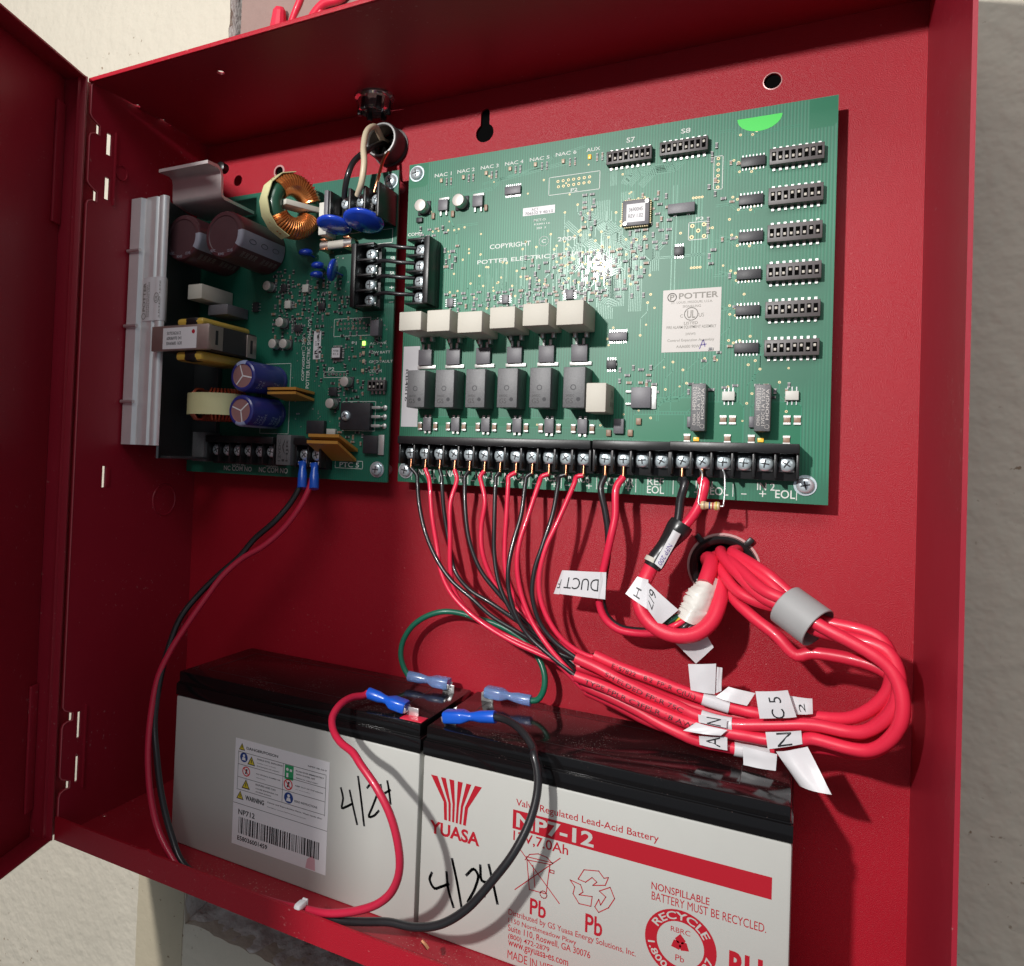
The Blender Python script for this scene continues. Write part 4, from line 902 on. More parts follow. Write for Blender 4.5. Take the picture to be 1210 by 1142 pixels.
def side_text(o, s, c, r, ang, h0, h1, width_deg, m, rot=0):
    """lettering wrapped on a can's side: along its length"""
    V, Fs = text_mesh(s); xs = [p[0] for p in V]; ys = [p[1] for p in V]; X0, X1, Y0, Y1 = min(xs), max(xs), min(ys), max(ys); out = []
    for (x, y) in V:
        a_, b_ = (x-X0)/(X1-X0), (y-Y0)/(Y1-Y0)
        h = lerp(h0, h1, b_); a = math.radians(ang-width_deg/2+width_deg*a_) if rot else math.radians(ang+width_deg/2-width_deg*a_)
        out.append((c[0]+(r+.1)*math.cos(a), YB-.4-h, c[2]+(r+.1)*math.sin(a)))
    mb = MB(); mb.add(out, Fs); mb.build('printed_text', m, o, smooth=None)
YC = -54.0
for c in ((-23.7,-54,343.8), (8.1,-54,342.4)):
    o, L = big_cap(c, 13.9, YC, CAPBR, CAPTOP, CAPGR, 'large_capacitor', (8, -34))
    for k in range(3):
        h = L-10-k*11; mb = MB(); pts = []
        for i in range(20):
            t = 2*math.pi*i/20; hh = h+3.0*math.cos(t); aa = math.radians(-13)+ .09*math.sin(t)
            pts.append(Vector((c[0]+14.08*math.cos(aa), YB-.4-hh, c[2]+14.08*math.sin(aa))))
        mb.tube(pts+[pts[0]], .12, 5, smooth=False); mb.build('stripe_mark', INK, o)
    for k, s in enumerate(('DAEWOO', '330uF', '200V', '85C')): side_text(o, s, c, 13.9, -50, L-8-k*3.8, L-5.6-k*3.8, 16, INKG, 0); side_text(o, s, c, 13.9, -50, L-27-k*3.8, L-24.6-k*3.8, 16, INKG, 0)
    for k, s in enumerate(('105C', 'KHS', 'CE 85')):
        tt = MB(); aa = math.radians(-128+k*34); cx, cz_ = c[0]+11.4*math.cos(aa), c[2]+11.4*math.sin(aa)
        text_on(tt, s, (cx-2, YC, cz_-.8), (cx+2, YC, cz_+.8), off=.5); tt.build('printed_text', CAPGR, o, smooth=None)
# two blue capacitors
YB2 = -44.5
for c, va, s in (((18.5,-44.5,261.7), 100, ('LXZ', '35V')), ((18.2,-44.5,241.5), -90, ('LXZ', '35V', '3900uF'))):
    r = 9.2; L = YB-.4-YB2
    mb = MB(); mb.lathe([(r, 0), (r, 2.0), (r*.95, 2.6), (r, 3.2), (r, L-1.6), (r*.96, L-.6), (r*.86, L), (r*.74, L-.1), (r*.72, L-.5), (.01, L-.45)], (c[0], YB-.4, c[2]), n=36, mis=[0]*7+[1]*3)
    o = mb.build('blue_capacitor', [CAPBL, CAPEND], psu)
    st = MB(); v = []; f = []
    for i in range(6):
        a = math.radians(va-26+i*52/5)
        for (rr, h) in ((r+.06, .4), (r+.06, L-1.6), (r*.97, L-.55), (r*.87, L+.06), (r*.74, L+.05)): v.append((c[0]+rr*math.cos(a), YB-.4-h, c[2]+rr*math.sin(a)))
    for i in range(5):
        for j in range(4): f.append((i*5+j, i*5+j+1, (i+1)*5+j+1, (i+1)*5+j))
    st.add(v, f); st.build('sleeve_stripe', CAPBLS, o, smooth=50)
    vm = MB()
    for k in range(3):
        a = math.radians(va+10+120*k); strip2d(vm, [(c[0], YB2+.4, c[2]), (c[0]+r*.70*math.cos(a), YB2+.4, c[2]+r*.70*math.sin(a))], .75, off=.05+.01*k)
    vm.build('vent_mark', PAPER, o, smooth=None)
    for k, w in enumerate(s):
        for q in (0, 14): side_text(o, w, c, r, -34, L-7-q-k*3.2, L-5-q-k*3.2, 34 if k < 2 else 52, CAPBLS, 0)
# toroid on edge, its axis along x, wound in two halves and strapped with pale tape
def torus(mb, c, R, r, axis='x', n=40, m=12, sq=1.0, mi=0):
    v = []; f = []
    for i in range(n):
        a = 2*math.pi*i/n
        for j in range(m):
            b = 2*math.pi*j/m; rr = R+r*math.cos(b); hh = r*sq*math.sin(b)
            v.append((c[0]+hh, c[1]+rr*math.cos(a), c[2]+rr*math.sin(a)) if axis == 'x' else (c[0]+rr*math.cos(a), c[1]+rr*math.sin(a), c[2]+hh))
    for i in range(n):
        for j in range(m): f.append((i*m+j, i*m+(j+1) % m, ((i+1) % n)*m+(j+1) % m, ((i+1) % n)*m+j))
    mb.add(v, f, mi)
def winding(mb, c, R, r, a0, a1, turns, axis, wr, sq=1.0, spread=1.0):
    pts = []; N = turns*10
    for i in range(N+1):
        t = i/N; a = math.radians(lerp(a0, a1, t)); b = 2*math.pi*turns*t; rr = R+r*math.cos(b); hh = r*sq*math.sin(b)
        pts.append((c[0]+hh, c[1]+rr*math.cos(a), c[2]+rr*math.sin(a)) if axis == 'x' else (c[0]+rr*math.cos(a), c[1]+rr*math.sin(a), c[2]+hh))
    mb.tube(pts, wr, 6, smooth=False)
tc = (0, 0, 0); tpos = (40.5, -32.5, 361.0); trot = (0, 0, math.radians(-24))
core = MB(); torus(core, tc, 12.6, 5.0, 'x', sq=1.05); to = core.build('toroid_choke', CORE, psu, loc=tpos, rot=trot)
for (a0, a1) in ((22, 146), (214, 338)):
    w = MB(); winding(w, tc, 12.6, 5.9, a0, a1, 19, 'x', 0.72, 1.1); w.build('copper_winding', COPPER, to, loc=tpos, rot=trot)
    w = MB(); winding(w, tc, 12.6, 5.5, a0+3, a1-3, 16, 'x', 0.7, 1.1); w.build('copper_winding', COPPER, to, loc=tpos, rot=trot)
MB().box(-3.5, 6.4, -8.2, 17, -1.6, 1.6, 0, .5).build('divider', CERAM, to, loc=tpos, rot=trot)
tp = MB(); v = []; f = []; angs = (94, 122, 150, 180, 206, 230, 258)
for a in angs:
    a = math.radians(a); R = 19.4
    for (rr, h) in ((R, -4.6), (R, 4.6), (R-.5, 4.6), (R-.5, -4.6)): v.append((h, rr*math.cos(a), rr*math.sin(a)))
for i in range(len(angs)-1):
    for j in range(4): f.append((i*4+j, i*4+(j+1) % 4, (i+1)*4+(j+1) % 4, (i+1)*4+j))
f += [(0, 3, 2, 1), tuple((len(angs)-1)*4+j for j in range(4))]
tp.add(v, f); tp.build('tape_band', CREAMT, to, loc=tpos, rot=trot)
# second choke lying with its axis upright, red wire under a pale tape band
tc = (-9.5, -31.2, 245.4)
core = MB(); torus(core, tc, 12.5, 4.6, 'z', sq=1.15); to = core.build('toroid_choke', FERR, psu)
w = MB(); winding(w, tc, 12.5, 5.3, -70, 250, 40, 'z', 0.8, 1.78); w.build('copper_winding', COPRED, to)
tp = MB(); tp.lathe([(18.9, -6.4), (18.9, 6.4), (18.5, 6.4), (18.5, -6.4), (18.9, -6.4)], tc, 'z+', n=48, cap=False); tp.build('tape_band', CREAMT, to)
# transformer
xf = MB(); xf.box(-29.4, 13.4, -69, -66, 273.8, 288.2, 0, .5); xf.box(-24.5, 13.4, -66, -27, 274.0, 288.0, 1, .4)
xo = xf.build('transformer', [COREF, FERR], psu)
MB().box(13.4, 13.9, -69, -57, 274.2, 287.6, 0, .3).build('core_clip', COREF, xo); MB().box(13.9, 14.1, -63.5, -61.5, 277, 285, 0).build('clip_slot', INK, xo)
MB().box(13.4, 14.2, -36, -27, 273.6, 287.0, 0, .3).build('core_clip', COREF, xo); MB().box(14.2, 14.4, -33, -31, 276, 284, 0).build('clip_slot', INK, xo)
for (z0, z1) in ((288.2, 292.6), (268.2, 273.8)):
    MB().box(-13.0, 7.0, -66.5, -24, z0, z1, 0, 2.1).build('taped_winding', YELT, xo)
    MB().box(-6.5, 3.0, -66.7, -58, z0-.2, z1+.2, 0, 1.5).build('bobbin_end', BLK, xo)
p0, p1 = (-20.2,-69.1,274.1), (5.1,-69.1,287.4)
MB().box(p0[0], p1[0], -69.25, -69.02, p0[2]+.6, p1[2]-.6).build('paper_label', PAPER, xo)
mb = MB()
for k, s in enumerate(('5070362612', '60R86970 341', 'EIA60685 1630')): text_on(mb, s, (p0[0]+3.0, -69.25, p1[2]-4.6-k*2.9), (p0[0]+13.6+k*.5, -69.25, p1[2]-2.8-k*2.9), bold=.01)
mb.build('label_text', INK, xo, smooth=None)
mb = MB(); disc(mb, (p1[0]-2.4, -69.25, p1[2]-3.3), 1.2, .05, 14); mb.build('red_dot', REDDOT, xo, smooth=None)
# film capacitors beside the heat sink
MB().box(-28.6, -17.4, -42, YB-.5, 309.4, 318.6, 0, .6).build('film_capacitor', CERAM, psu); MB().box(-20, -4.5, -33, YB-.5, 300.8, 307.2, 0, .6).build('film_capacitor', CHIPG, psu)
# mains terminal block and the parts round it
mb = MB(); z0, z1 = 349.6, 367.2
mb.box(64.2, 98.4, -21, YB, z0, z1, 0, .5); mb.box(64.2, 98.4, -29.5, -20.9, z0, z0+3.6, 0, .5)
for x in (65.8, 78.7, 88.4): mb.box(x-.8, x+.8, -32.5, -20.9, z0+3.5, z1-.2, 0, .3)
mb.box(97.0, 98.6, -34, YB-.1, z0-1.0, z1+.4, 0, .3); mb.box(62.8, 65.4, -33.5, YB-.1, z0, z1+.2, 1, .3)
tb = mb.build('mains_terminal_block', [BLK, CHIPG], psu)
for x in (73.2, 83.4, 93.0): link('clamp_plate', CLAMP, tb, (x, -21, 359.6)); link('screw', SCREWS, tb, (x, -26.0, 360.4), rotq()); MB().lathe([(2.2, 0), (2.2, 6)], (x, -21, 360.4), n=10).build('screw_shank', GOLD, tb)
for c, r, tl in (((66.2, -27, 349.0), 10.4, .25), ((86.6, -29, 348.6), 11.8, .3)):
    U_ = Vector((1, 0, -.06)).normalized(); W_ = Vector((0, -math.sin(tl), -math.cos(tl))); V_ = W_.cross(U_)
    mb = MB(); mb.lathe([(.01, -1.7), (r*.7, -1.7), (r*.93, -1.2), (r, -.2), (r*.98, .8), (r*.8, 1.6), (.01, 1.7)], c, (U_, V_, W_), n=32)
    mb.tube([(c[0]-3, c[1]+8, c[2]-1), (c[0]-3, YB, c[2]-1)], .5, 6, smooth=False); mb.build('varistor', BLUED, psu, smooth=60)
for (p, r, ax) in (((42.3,-20,337.4), 4.3, 0), ((50.5,-19,329.2), 3.9, 0), ((50.1,-19,323.7), 4.0, 0), ((63,-22,324.7), 7.0, 1)):
    c = p; A = (Vector((0, 1, 0)), Vector((1, 0, 0)), Vector((0, .3, 1)).normalized()) if ax == 0 else (Vector((0, .55, .83)), Vector((.35, -.83, .42)).normalized(), Vector((.93, .2, -.2)).normalized())
    mb = MB(); mb.lathe([(.01, -1.9), (r*.7, -1.8), (r*.95, -1.0), (r, 0), (r*.95, 1.0), (r*.7, 1.8), (.01, 1.9)], c, A, n=24)
    mb.tube([c, (c[0]+1, YB, c[2]-1)], .45, 6, smooth=False); mb.build('disc_capacitor', BLUED, psu, smooth=60)
MB().box(53.2, 58.6, -24, YB-.3, 345.5, 364.5, 0, .4).build('film_capacitor', SMDW, psu)
a, b = (58.6,-20,338.8), (68.6,-20,341.4); zc = (a[2]+b[2])/2
fu = MB(); fu.lathe([(2.4, 0), (2.4, b[0]-a[0]+1)], (a[0], -19.5, zc), 'x+', n=18); fo = fu.build('fuse', CERAM, psu)
for x in (a[0]-5.2, b[0]+.8):
    MB().lathe([(2.65, 0), (2.65, 5.2)], (x, -19.5, zc), 'x+', n=18).build('fuse_cap', CAPALU, fo)
    m2 = MB()
    for s in (-1, 1): m2.box(x+.6, x+4.4, -23.2, YB-.2, zc+s*2.9-.35, zc+s*2.9+.35, 0, .2)
    m2.build('fuse_clip', BARECU, fo)
vertical_block('comm_terminal_block', psu, 78.4, 92.4, [332.1, 323.5, 314.9, 306.2], 87.2, 8.65, True)
for k, s in enumerate(('SB', 'SA', '+', '-')):
    z = (331.0, 322.5, 314.2, 305.6)[k]; text('printed_text', s, (95.6, YB, z-(.9 if k < 3 else -.1)), (98.4, YB, z+(.9 if k < 3 else .4)), SILK, psu, bold=.02)
# low row: relay, six screws, relay, two-screw block
MB().box(-32.5, -23.0, -28, YB-.3, 210.8, 229, 0, .5).build('relay', BLKG, psu); MB().box(32.4, 42.6, -28, YB-.3, 210.8, 228.6, 0, .5).build('relay', BLKG, psu)
mb = MB()
for k, s in enumerate(('12VDC', '1A', 'HJR')): text_on(mb, s, (34+k*2.8, -28, 213), (35.8+k*2.8, -28, 226), rot=1)
mb.build('printed_text', FERR, psu, smooth=None)
terminal_strip('relay_terminal_strip', psu, [-17.4+8.42*k for k in range(6)], 210.0, 227.2, 218.4, 8.42, y_base=-19.5)
terminal_strip('battery_terminal_strip', psu, [48.9, 57.3], 209.2, 227.0, 217.4, 8.4, y_base=-19.5)
for s, a, b in (('NC COM NO', (-19.3,-12.4,205.5), (2.9,-12.4,208.5)), ('NC COM NO', (8.5,-12.4,205.5), (30.3,-12.4,208.7)), ('LOW AC', (-12.6,-12.4,208.6), (-2.1,-12.4,210.8)), ('TROUBLE', (13.3,-12.4,208.9), (23,-12.4,211.1)),
                ('AC PWR', (84.1,-12.4,282), (95.2,-12.4,283.4)), ('LOW BATT', (83.9,-12.4,276.7), (97.8,-12.4,278.2)), ('GND FAULT', (84.1,-12.4,271.4), (99.5,-12.4,272.9)), ('COMM', (84.2,-12.4,265.9), (92.6,-12.4,267.7)), ('P1', (72.1,-12.4,282.3), (75.3,-12.4,284.3)), ('P2', (56.6,-12.4,267.4), (60.8,-12.4,269.5)), ('PTC 5', (67,-12.4,211.1), (80.1,-12.4,214))):
    text('printed_text', s, a, b, SILK, psu, bold=.012)
text('printed_text', 'COPYRIGHT', (37.6,-12.4,261.8), (39.5,-12.4,279.7), SILK, psu, rot=1, bold=.012); text('printed_text', '2009', (37.2,-12.4,283.6), (39.4,-12.4,289.7), SILK, psu, rot=1, bold=.012)
text('printed_text', 'POTTER ELECTRIC SIGNAL CO.', (40.9,-12.4,257.2), (43.3,-12.4,299.7), SILK, psu, rot=1, bold=.012)
pm = MB(); rc = (38.4,-12.4,281.4); strip2d(pm, [(rc[0]+1.5*math.cos(k*math.pi/9), YB, rc[2]+1.5*math.sin(k*math.pi/9)) for k in range(18)], .22, off=.05, closed=True)
a, b = (59.5,-12.4,287.6), (84.2,-12.4,297.9); outline(psu, a[0], b[0], a[2], b[2])
a, b = (53.6,-12.4,263.5), (69.4,-12.4,266.8); outline(psu, a[0], b[0], a[2], b[2])
a, b = (64,-12.4,210.5), (82.5,-12.4,214.8); outline(psu, a[0], b[0], a[2], b[2]); a, b = (67.7,-12.4,232.4), (89.6,-12.4,249.3); outline(psu, a[0], b[0], a[2], b[2])
outline(psu, 8, 29.5, 229.6, 272.5); outline(psu, 56, 99.5-3.2, 340, 348)
pm.build('copyright_ring', SILK, psu, smooth=None)
pp = MB(); pin_row(pp, (64.4,-12.4,294.9), (79.8,-12.4,294.8), 7, .7); pin_row(pp, (64.3,-12.4,292.1), (79.7,-12.4,291.8), 7, .7); pin_row(pp, (54.8,-12.4,265.3), (67.7,-12.4,265.2), 6, .8)
pp.build('connector_pads', [CAPALU, DARKSLOT], psu, smooth=None)['kind'] = 'stuff'
a, b = (45.4,-12.4,274.6), (50.6,-12.4,291.5); lo = MB().box(a[0], b[0], YB-.14, YB-.03, a[2], b[2]).build('serial_label', PAPER, psu)
mb = MB(); text_on(mb, '105216 M 09/16', (b[0]-2.4, YB-.14, a[2]+1.2), (b[0]-.9, YB-.14, b[2]-1.4), rot=1, bold=.01); text_on(mb, 'ACT', (a[0]+1.2, YB-.14, a[2]+8), (a[0]+2.4, YB-.14, a[2]+11), rot=1); text_on(mb, 'R', (a[0]+.9, YB-.14, a[2]+3), (a[0]+2.8, YB-.14, a[2]+6), rot=1, bold=.04); mb.build('label_text', INK, lo, smooth=None)
c = (63.1,-14.4,277.5); pr = MB(); pr.box(c[0]-3.3, c[0]+3.3, YB-2.4, YB-.3, c[2]-3.6, c[2]+3.6, 0, .3)
for k in range(6):
    q = -2.6+k*1.04
    for (dx, dz, hx, hz) in ((q, 4.1, .25, .6), (q, -4.1, .25, .6), (3.8, q, .6, .25), (-3.8, q, .6, .25)): pr.box(c[0]+dx-hx, c[0]+dx+hx, YB-1.0, YB-.08, c[2]+dz-hz, c[2]+dz+hz, 1)
po = pr.build('processor', [CHIP, SOLDER], psu); MB().box(c[0]-2.9, c[0]+2.5, YB-2.52, YB-2.35, c[2]-2.6, c[2]+3.1).build('paper_label', PAPER, po)
mb = MB(); text_on(mb, '9700', (c[0]-1.9, YB-2.52, c[2]+.6), (c[0]+1.6, YB-2.52, c[2]+1.9)); text_on(mb, 'R1.0', (c[0]-1.9, YB-2.52, c[2]-1.2), (c[0]+1.6, YB-2.52, c[2]+.1)); mb.build('label_text', INK, po, smooth=None)
for q in ((13,-18.6,320.1), (23.8,-18.6,297.1), (19.1,-18.6,284.2), (27.1,-18.6,283.9), (71.5,-18.6,260.4), (62.1,-18.6,247.8)): smd_cap(psu, q, 3.0, 6.2)
for q in ((39.2,-14.4,317.4), (26.6,-14.4,308.4)): gull_chip('optocoupler', psu, q, 4.2, 4.6, 2.2, 3, SMDW, True, pinl=1.8)
for q, w, h, v in (((50.9,-13.4,305.9), 4.6, 4.0, False), ((22.5,-13.4,318.8), 4.0, 4.4, True), ((34.4,-13.4,293.5), 5.2, 4.2, False), ((1.5,-13.4,308.4), 4.0, 6.0, True), ((61.2,-13.4,255.1), 5.4, 5.0, True)): gull_chip('small_chip', psu, q, w, h, 1.6, 3, CHIP, v)
a, b = (86.9,-17.4,286.2), (92.3,-17.4,295.1); gull_chip('crystal_can', psu, ((a[0]+b[0])/2, 0, (a[2]+b[2])/2), b[0]-a[0], b[2]-a[2], 5.0, 3, CHIPG, pinl=1.4)
dip_switch(psu, (85.6,-15.4,258.2)[0], (90.9,-15.4,258.2)[2], n=4, h=6.0, t=3.6, seed=40)
p = (80.5,-12.4,282.9); box('status_led', p[0]-.9, p[0]+.9, YB-1.0, YB-.05, p[2]-1.2, p[2]+1.2, LEDG, psu, .2)
for p in ((80.5,-12.4,277.3), (80.8,-12.4,272.4), (80.4,-12.4,267.1)): box('status_led', p[0]-.9, p[0]+.9, YB-.9, YB-.05, p[2]-1.0, p[2]+1.0, LEDO, psu, .2)
# flat power regulator bolted down, with three legs to the right
a, b = (68.7,-16.4,232.6), (88.4,-16.4,248.3); mb = MB(); mb.box(a[0], b[0], YB-4.4, YB-.6, a[2], b[2], 0, .4)
ro = mb.build('power_regulator', CHIP, psu)
for k in range(3):
    z = lerp(b[2], a[2], .17+.33*k); m2 = MB(); m2.box(b[0], b[0]+5.5, YB-2.6, YB-1.9, z-.8, z+.8, 0, .2); m2.lathe([(1.6, 0), (1.5, .5), (.7, .9), (.01, 1)], (b[0]+7.4, YB-.05, z), n=14); m2.box(b[0]+5.4, b[0]+7.4, YB-2.5, YB-.2, z-.5, z+.5, 0, .2); m2.build('leg', SOLDER, ro)
p = (72.8,-17.4,240.7); link('screw', SCREWS, ro, (p[0], YB-4.3, p[2]), rotq())
a, b = (83.5,-14.4,219.5), (92.8,-14.4,229.7); mb = MB(); mb.box(a[0], b[0], YB-2.6, YB-.3, a[2], b[2], 0, .25); mb.box(b[0]-.05, b[0]+3.6, YB-1.0, YB-.05, a[2]-.6, b[2]+.6, 1, .15); mb.build('power_transistor', [CHIP, SOLDER], psu)
a, b = (44.8,-15.4,229.6), (57.1,-15.4,237.8); MB().box(a[0], b[0], YB-3.4, YB-.2, a[2], b[2], 0, .3).build('diode_block', CHIP, psu); p = (61.4,-13.4,231.5); MB().box(p[0]-3, p[0]+3, YB-2.4, YB-.1, p[2]-1.6, p[2]+1.6, 0, .2).build('chip_capacitor', SMDW, psu)
# square tan thermistors, two slanted pairs
def slab(name, x0, x1, yf, zf, yb_, zb, dx, t, m):
    mb = MB(); v = []
    for (y, z, d) in ((yf, zf, 0), (yb_, zb, dx)):
        for (x, q) in ((x0+d, -t/2), (x1+d, -t/2), (x1+d, t/2), (x0+d, t/2)): v.append((x, y, z+q))
    mb.add(v, [(0, 1, 2, 3), (7, 6, 5, 4), (0, 4, 5, 1), (1, 5, 6, 2), (2, 6, 7, 3), (3, 7, 4, 0)])
    o = mb.build(name, m, psu, smooth=None)
    return o
slab('thermistor', 56.9, 77.4, -31, 228.6, -13.2, 221.0, 2.0, 1.7, TAN); slab('thermistor', 56.0, 76.6, -31, 224.9, -13.2, 215.4, 2.0, 1.7, TAN)
slab('thermistor', 26.6, 47.0, -31, 255.4, -13.2, 254.2, 1.0, 1.5, TAN); slab('thermistor', 26.6, 47.0, -31, 252.9, -13.2, 250.2, 1.0, 1.5, TAN)
# small parts and runs
sm = MB(); via = MB(); tr = MB(); rnd = random.Random(21); KEEP[:] = [(76, 95, 300, 338), (30, 64, 340, 384), (62, 99, 343, 384), (8, 30, 228, 273), (54, 62, 274, 292), (-60, 14, 200, 384), (15, 60, 205, 229)]
smd_field(31, 52, 286, 322, 60, .4); smd_field(52, 64, 300, 330, 22, .5); smd_field(4, 30, 288, 330, 60, .4); smd_field(64, 78, 296, 312, 16); smd_field(48, 56, 262, 282, 14); smd_field(58, 82, 244, 262, 30, .3); smd_field(60, 90, 264, 296, 34); smd_field(66, 90, 224, 242, 18, .5); smd_field(80, 92, 265, 285, 12)
sm.build('surface_mount_parts', [SMDK, SMDB, SOLD2, CHIPG], psu, smooth=None)['kind'] = 'stuff'
for pts, n, g in (([(58, 330), (58, 300), (62, 296), (62, 270), (70, 262), (82, 262)], 6, .8), ([(86, 296), (86, 262), (80, 256)], 6, .8), ([(40, 330), (44, 322), (44, 296)], 4, .8), ([(52, 282), (52, 262), (60, 252), (60, 236)], 4, .8), ([(72, 300), (92, 300), (94, 296), (94, 240)], 3, .9)):
    bundle(pts, n, g)
for k in range(120): via_at(rnd.uniform(10, 96), rnd.uniform(232, 345), rnd.uniform(.35, .55))
tr.build('copper_traces', TRACE, psu, smooth=None)['kind'] = 'stuff'
via.build('via_pads', [CAPALU, DARKSLOT], psu, smooth=None)['kind'] = 'stuff'

# ------------------------------------------------------------------ batteries
YF = -67.3
def battery(x0, label):
    x1 = x0+151.0
    b = thing('battery', label, 'battery', ((x0+x1)/2, -35, 0))
    MB().box(x0, x1, YF, -2.0, 0.05, 80.8, 0, 1.3).build('case', CASE, b)
    mb = MB(); mb.box(x0-.25, x1+.25, YF-.35, -1.7, 80.85, 87.6, 0, .6); mb.box(x0+.7, x1-.7, YF+.75, -2.6, 87.5, 94.0, 0, .9)
    mb.box(x0+.4, x1-.4, YF+.35, -2.3, 87.5, 88.3, 0, .3)
    lid = mb.build('lid', LID, b)
    return b, lid
batL, lidL = battery(0.0, 'left battery with grey case, white warning sticker and black lid')
batR, lidR = battery(152.7, 'right battery with red printed lettering on its pale grey case')
def tab(par, x, y, red=False):
    mb = MB(); mb.box(x-3.2, x+3.2, y-.4, y+.4, 93.9, 98.2, 0, .15); o = mb.build('terminal_tab', TIN, par)
    return o
tab(batL, 142.2, -58.5); tab(batL, 141.6, -14); tab(batR, 161.6, -58.5); tab(batR, 164.2, -16)
p = (144.6,-62,94.1); MB().box(138.5, 150, -65, -57.5, 94.0, 94.35, 0, .15).build('red_terminal_mark', JRED, batL)
# lid vent outline lines
for par, x in ((lidL, 0.0), (lidR, 152.7)):
    mb = MB(); strip2d(mb, [(x+12, -12, 94.0), (x+132, -12, 94.0), (x+132, -55, 94.0), (x+12, -55, 94.0)], .35, plane=((1, 0, 0), (0, 1, 0)), off=.03, closed=True); mb.build('lid_seam', FERR, par, smooth=None)

# left battery: sticker
p0, p1 = (45.2,-67.3,3), (102.5,-67.3,70.7); SX0, SX1, SZ0, SZ1 = 43.2, 102.2, 10.7, 66.0; yS = YF-.2
so = MB().box(SX0, SX1, YF-.2, YF-.03, SZ0, SZ1).build('warning_sticker', PAPER, batL)
def sp(p): return (p[0], yS, p[2])
ink = MB()
for s, a, b, bo in (('DANGER/POISON', (50.6,-67.3,61.4), (71,-67.3,62.8), .01), ('NP07-38-16-V', (89.5,-67.3,61.1), (100.8,-67.3,61.9), 0), ('WARNING', (51.1,-67.3,35.2), (63.3,-67.3,37.7), .03), ('NP712', (46.9,-67.3,26.8), (57.7,-67.3,29.6), .01), ('E58036001459', (46.9,-67.3,13.4), (66.4,-67.3,15.8), .01),
                ('SHIELD EYES. EXPLOSIVE', (57.7,-67.3,57.5), (74,-67.3,58.3), 0), ('GASES CAN CAUSE', (57.7,-67.3,55.8), (69.9,-67.3,56.1), 0), ('BLINDNESS OR INJURY', (57.8,-67.3,54), (72.3,-67.3,54.6), 0), ('NO SPARKS, FLAMES OR', (57.5,-67.3,49.9), (73.1,-67.3,50.6), 0), ('SMOKING', (57.6,-67.3,48.2), (63.6,-67.3,48.5), 0),
                ('SULFURIC ACID CAN', (57.4,-67.3,44.3), (70.2,-67.3,45.2), 0), ('CAUSE BLINDNESS OR', (57.5,-67.3,42.4), (72,-67.3,43), 0), ('SEVERE BURNS', (57.6,-67.3,40.8), (67.6,-67.3,41.3), 0), ('FLUSH EYES IMMEDIATELY', (82.3,-67.3,57.1), (99.3,-67.3,57.8), 0), ('WITH WATER. GET', (82.4,-67.3,55.5), (94,-67.3,56.2), 0), ('MEDICAL HELP FAST', (82.5,-67.3,53.7), (95.7,-67.3,54.2), 0),
                ('KEEP OUT OF THE REACH', (82.3,-67.3,49.7), (98.9,-67.3,50.3), 0), ('OF CHILDREN', (82.4,-67.3,48.1), (91.2,-67.3,48.3), 0), ('READ INSTRUCTIONS', (82.2,-67.3,41.8), (95.9,-67.3,42.8), 0), ('Cancer and Reproductive Harm. Wash hands after', (65.3,-67.3,37), (99.1,-67.3,37.9), 0), ('handling. www.P65Warnings.ca.gov', (65.4,-67.3,34.9), (89.7,-67.3,35.4), 0)):
    text_on(ink, s, sp(a), sp(b), bold=max(bo+.01, .024))
for pts in (((45.5,-67.3,59.7), (100.4,-67.3,59.1)), ((45.4,-67.3,53.3), (100.2,-67.3,52.5)), ((45.5,-67.3,46.6), (100.3,-67.3,45.8)), ((45.3,-67.3,40.1), (100.2,-67.3,39.3)), ((43.4,-67.3,32.7), (102.1,-67.3,31.9))):
    z = (pts[0][2]+pts[1][2])/2; strip2d(ink, [(pts[0][0], yS, z), (pts[1][0], yS, z)], .22, off=.05)
for pts in (((45.5,-67.3,59.7), (45.3,-67.3,40.1)), ((74.5,-67.3,59.3), (74.2,-67.3,40.1)), ((100.4,-67.3,59.1), (100.2,-67.3,39.3))):
    strip2d(ink, [(pts[0][0], yS, pts[0][2]), (pts[0][0], yS, pts[1][2])], .22, off=.05)
b0, b1 = (47.4,-67.3,25.6), (98.1,-67.3,16.6); z0b, z1b = (47.8,-67.3,17.1)[2], (47.4,-67.3,25.6)[2]; rnd = random.Random(3); x = b0[0]
while x < b1[0]:
    w = rnd.choice((.3, .3, .6, .9)); ink.add([(x, yS-.06, z0b), (x+w, yS-.06, z0b), (x+w, yS-.06, z1b), (x, yS-.06, z1b)], [(0, 1, 2, 3)]); x += w+rnd.choice((.3, .45, .75))
ink.build('sticker_print', INK, so, smooth=None)
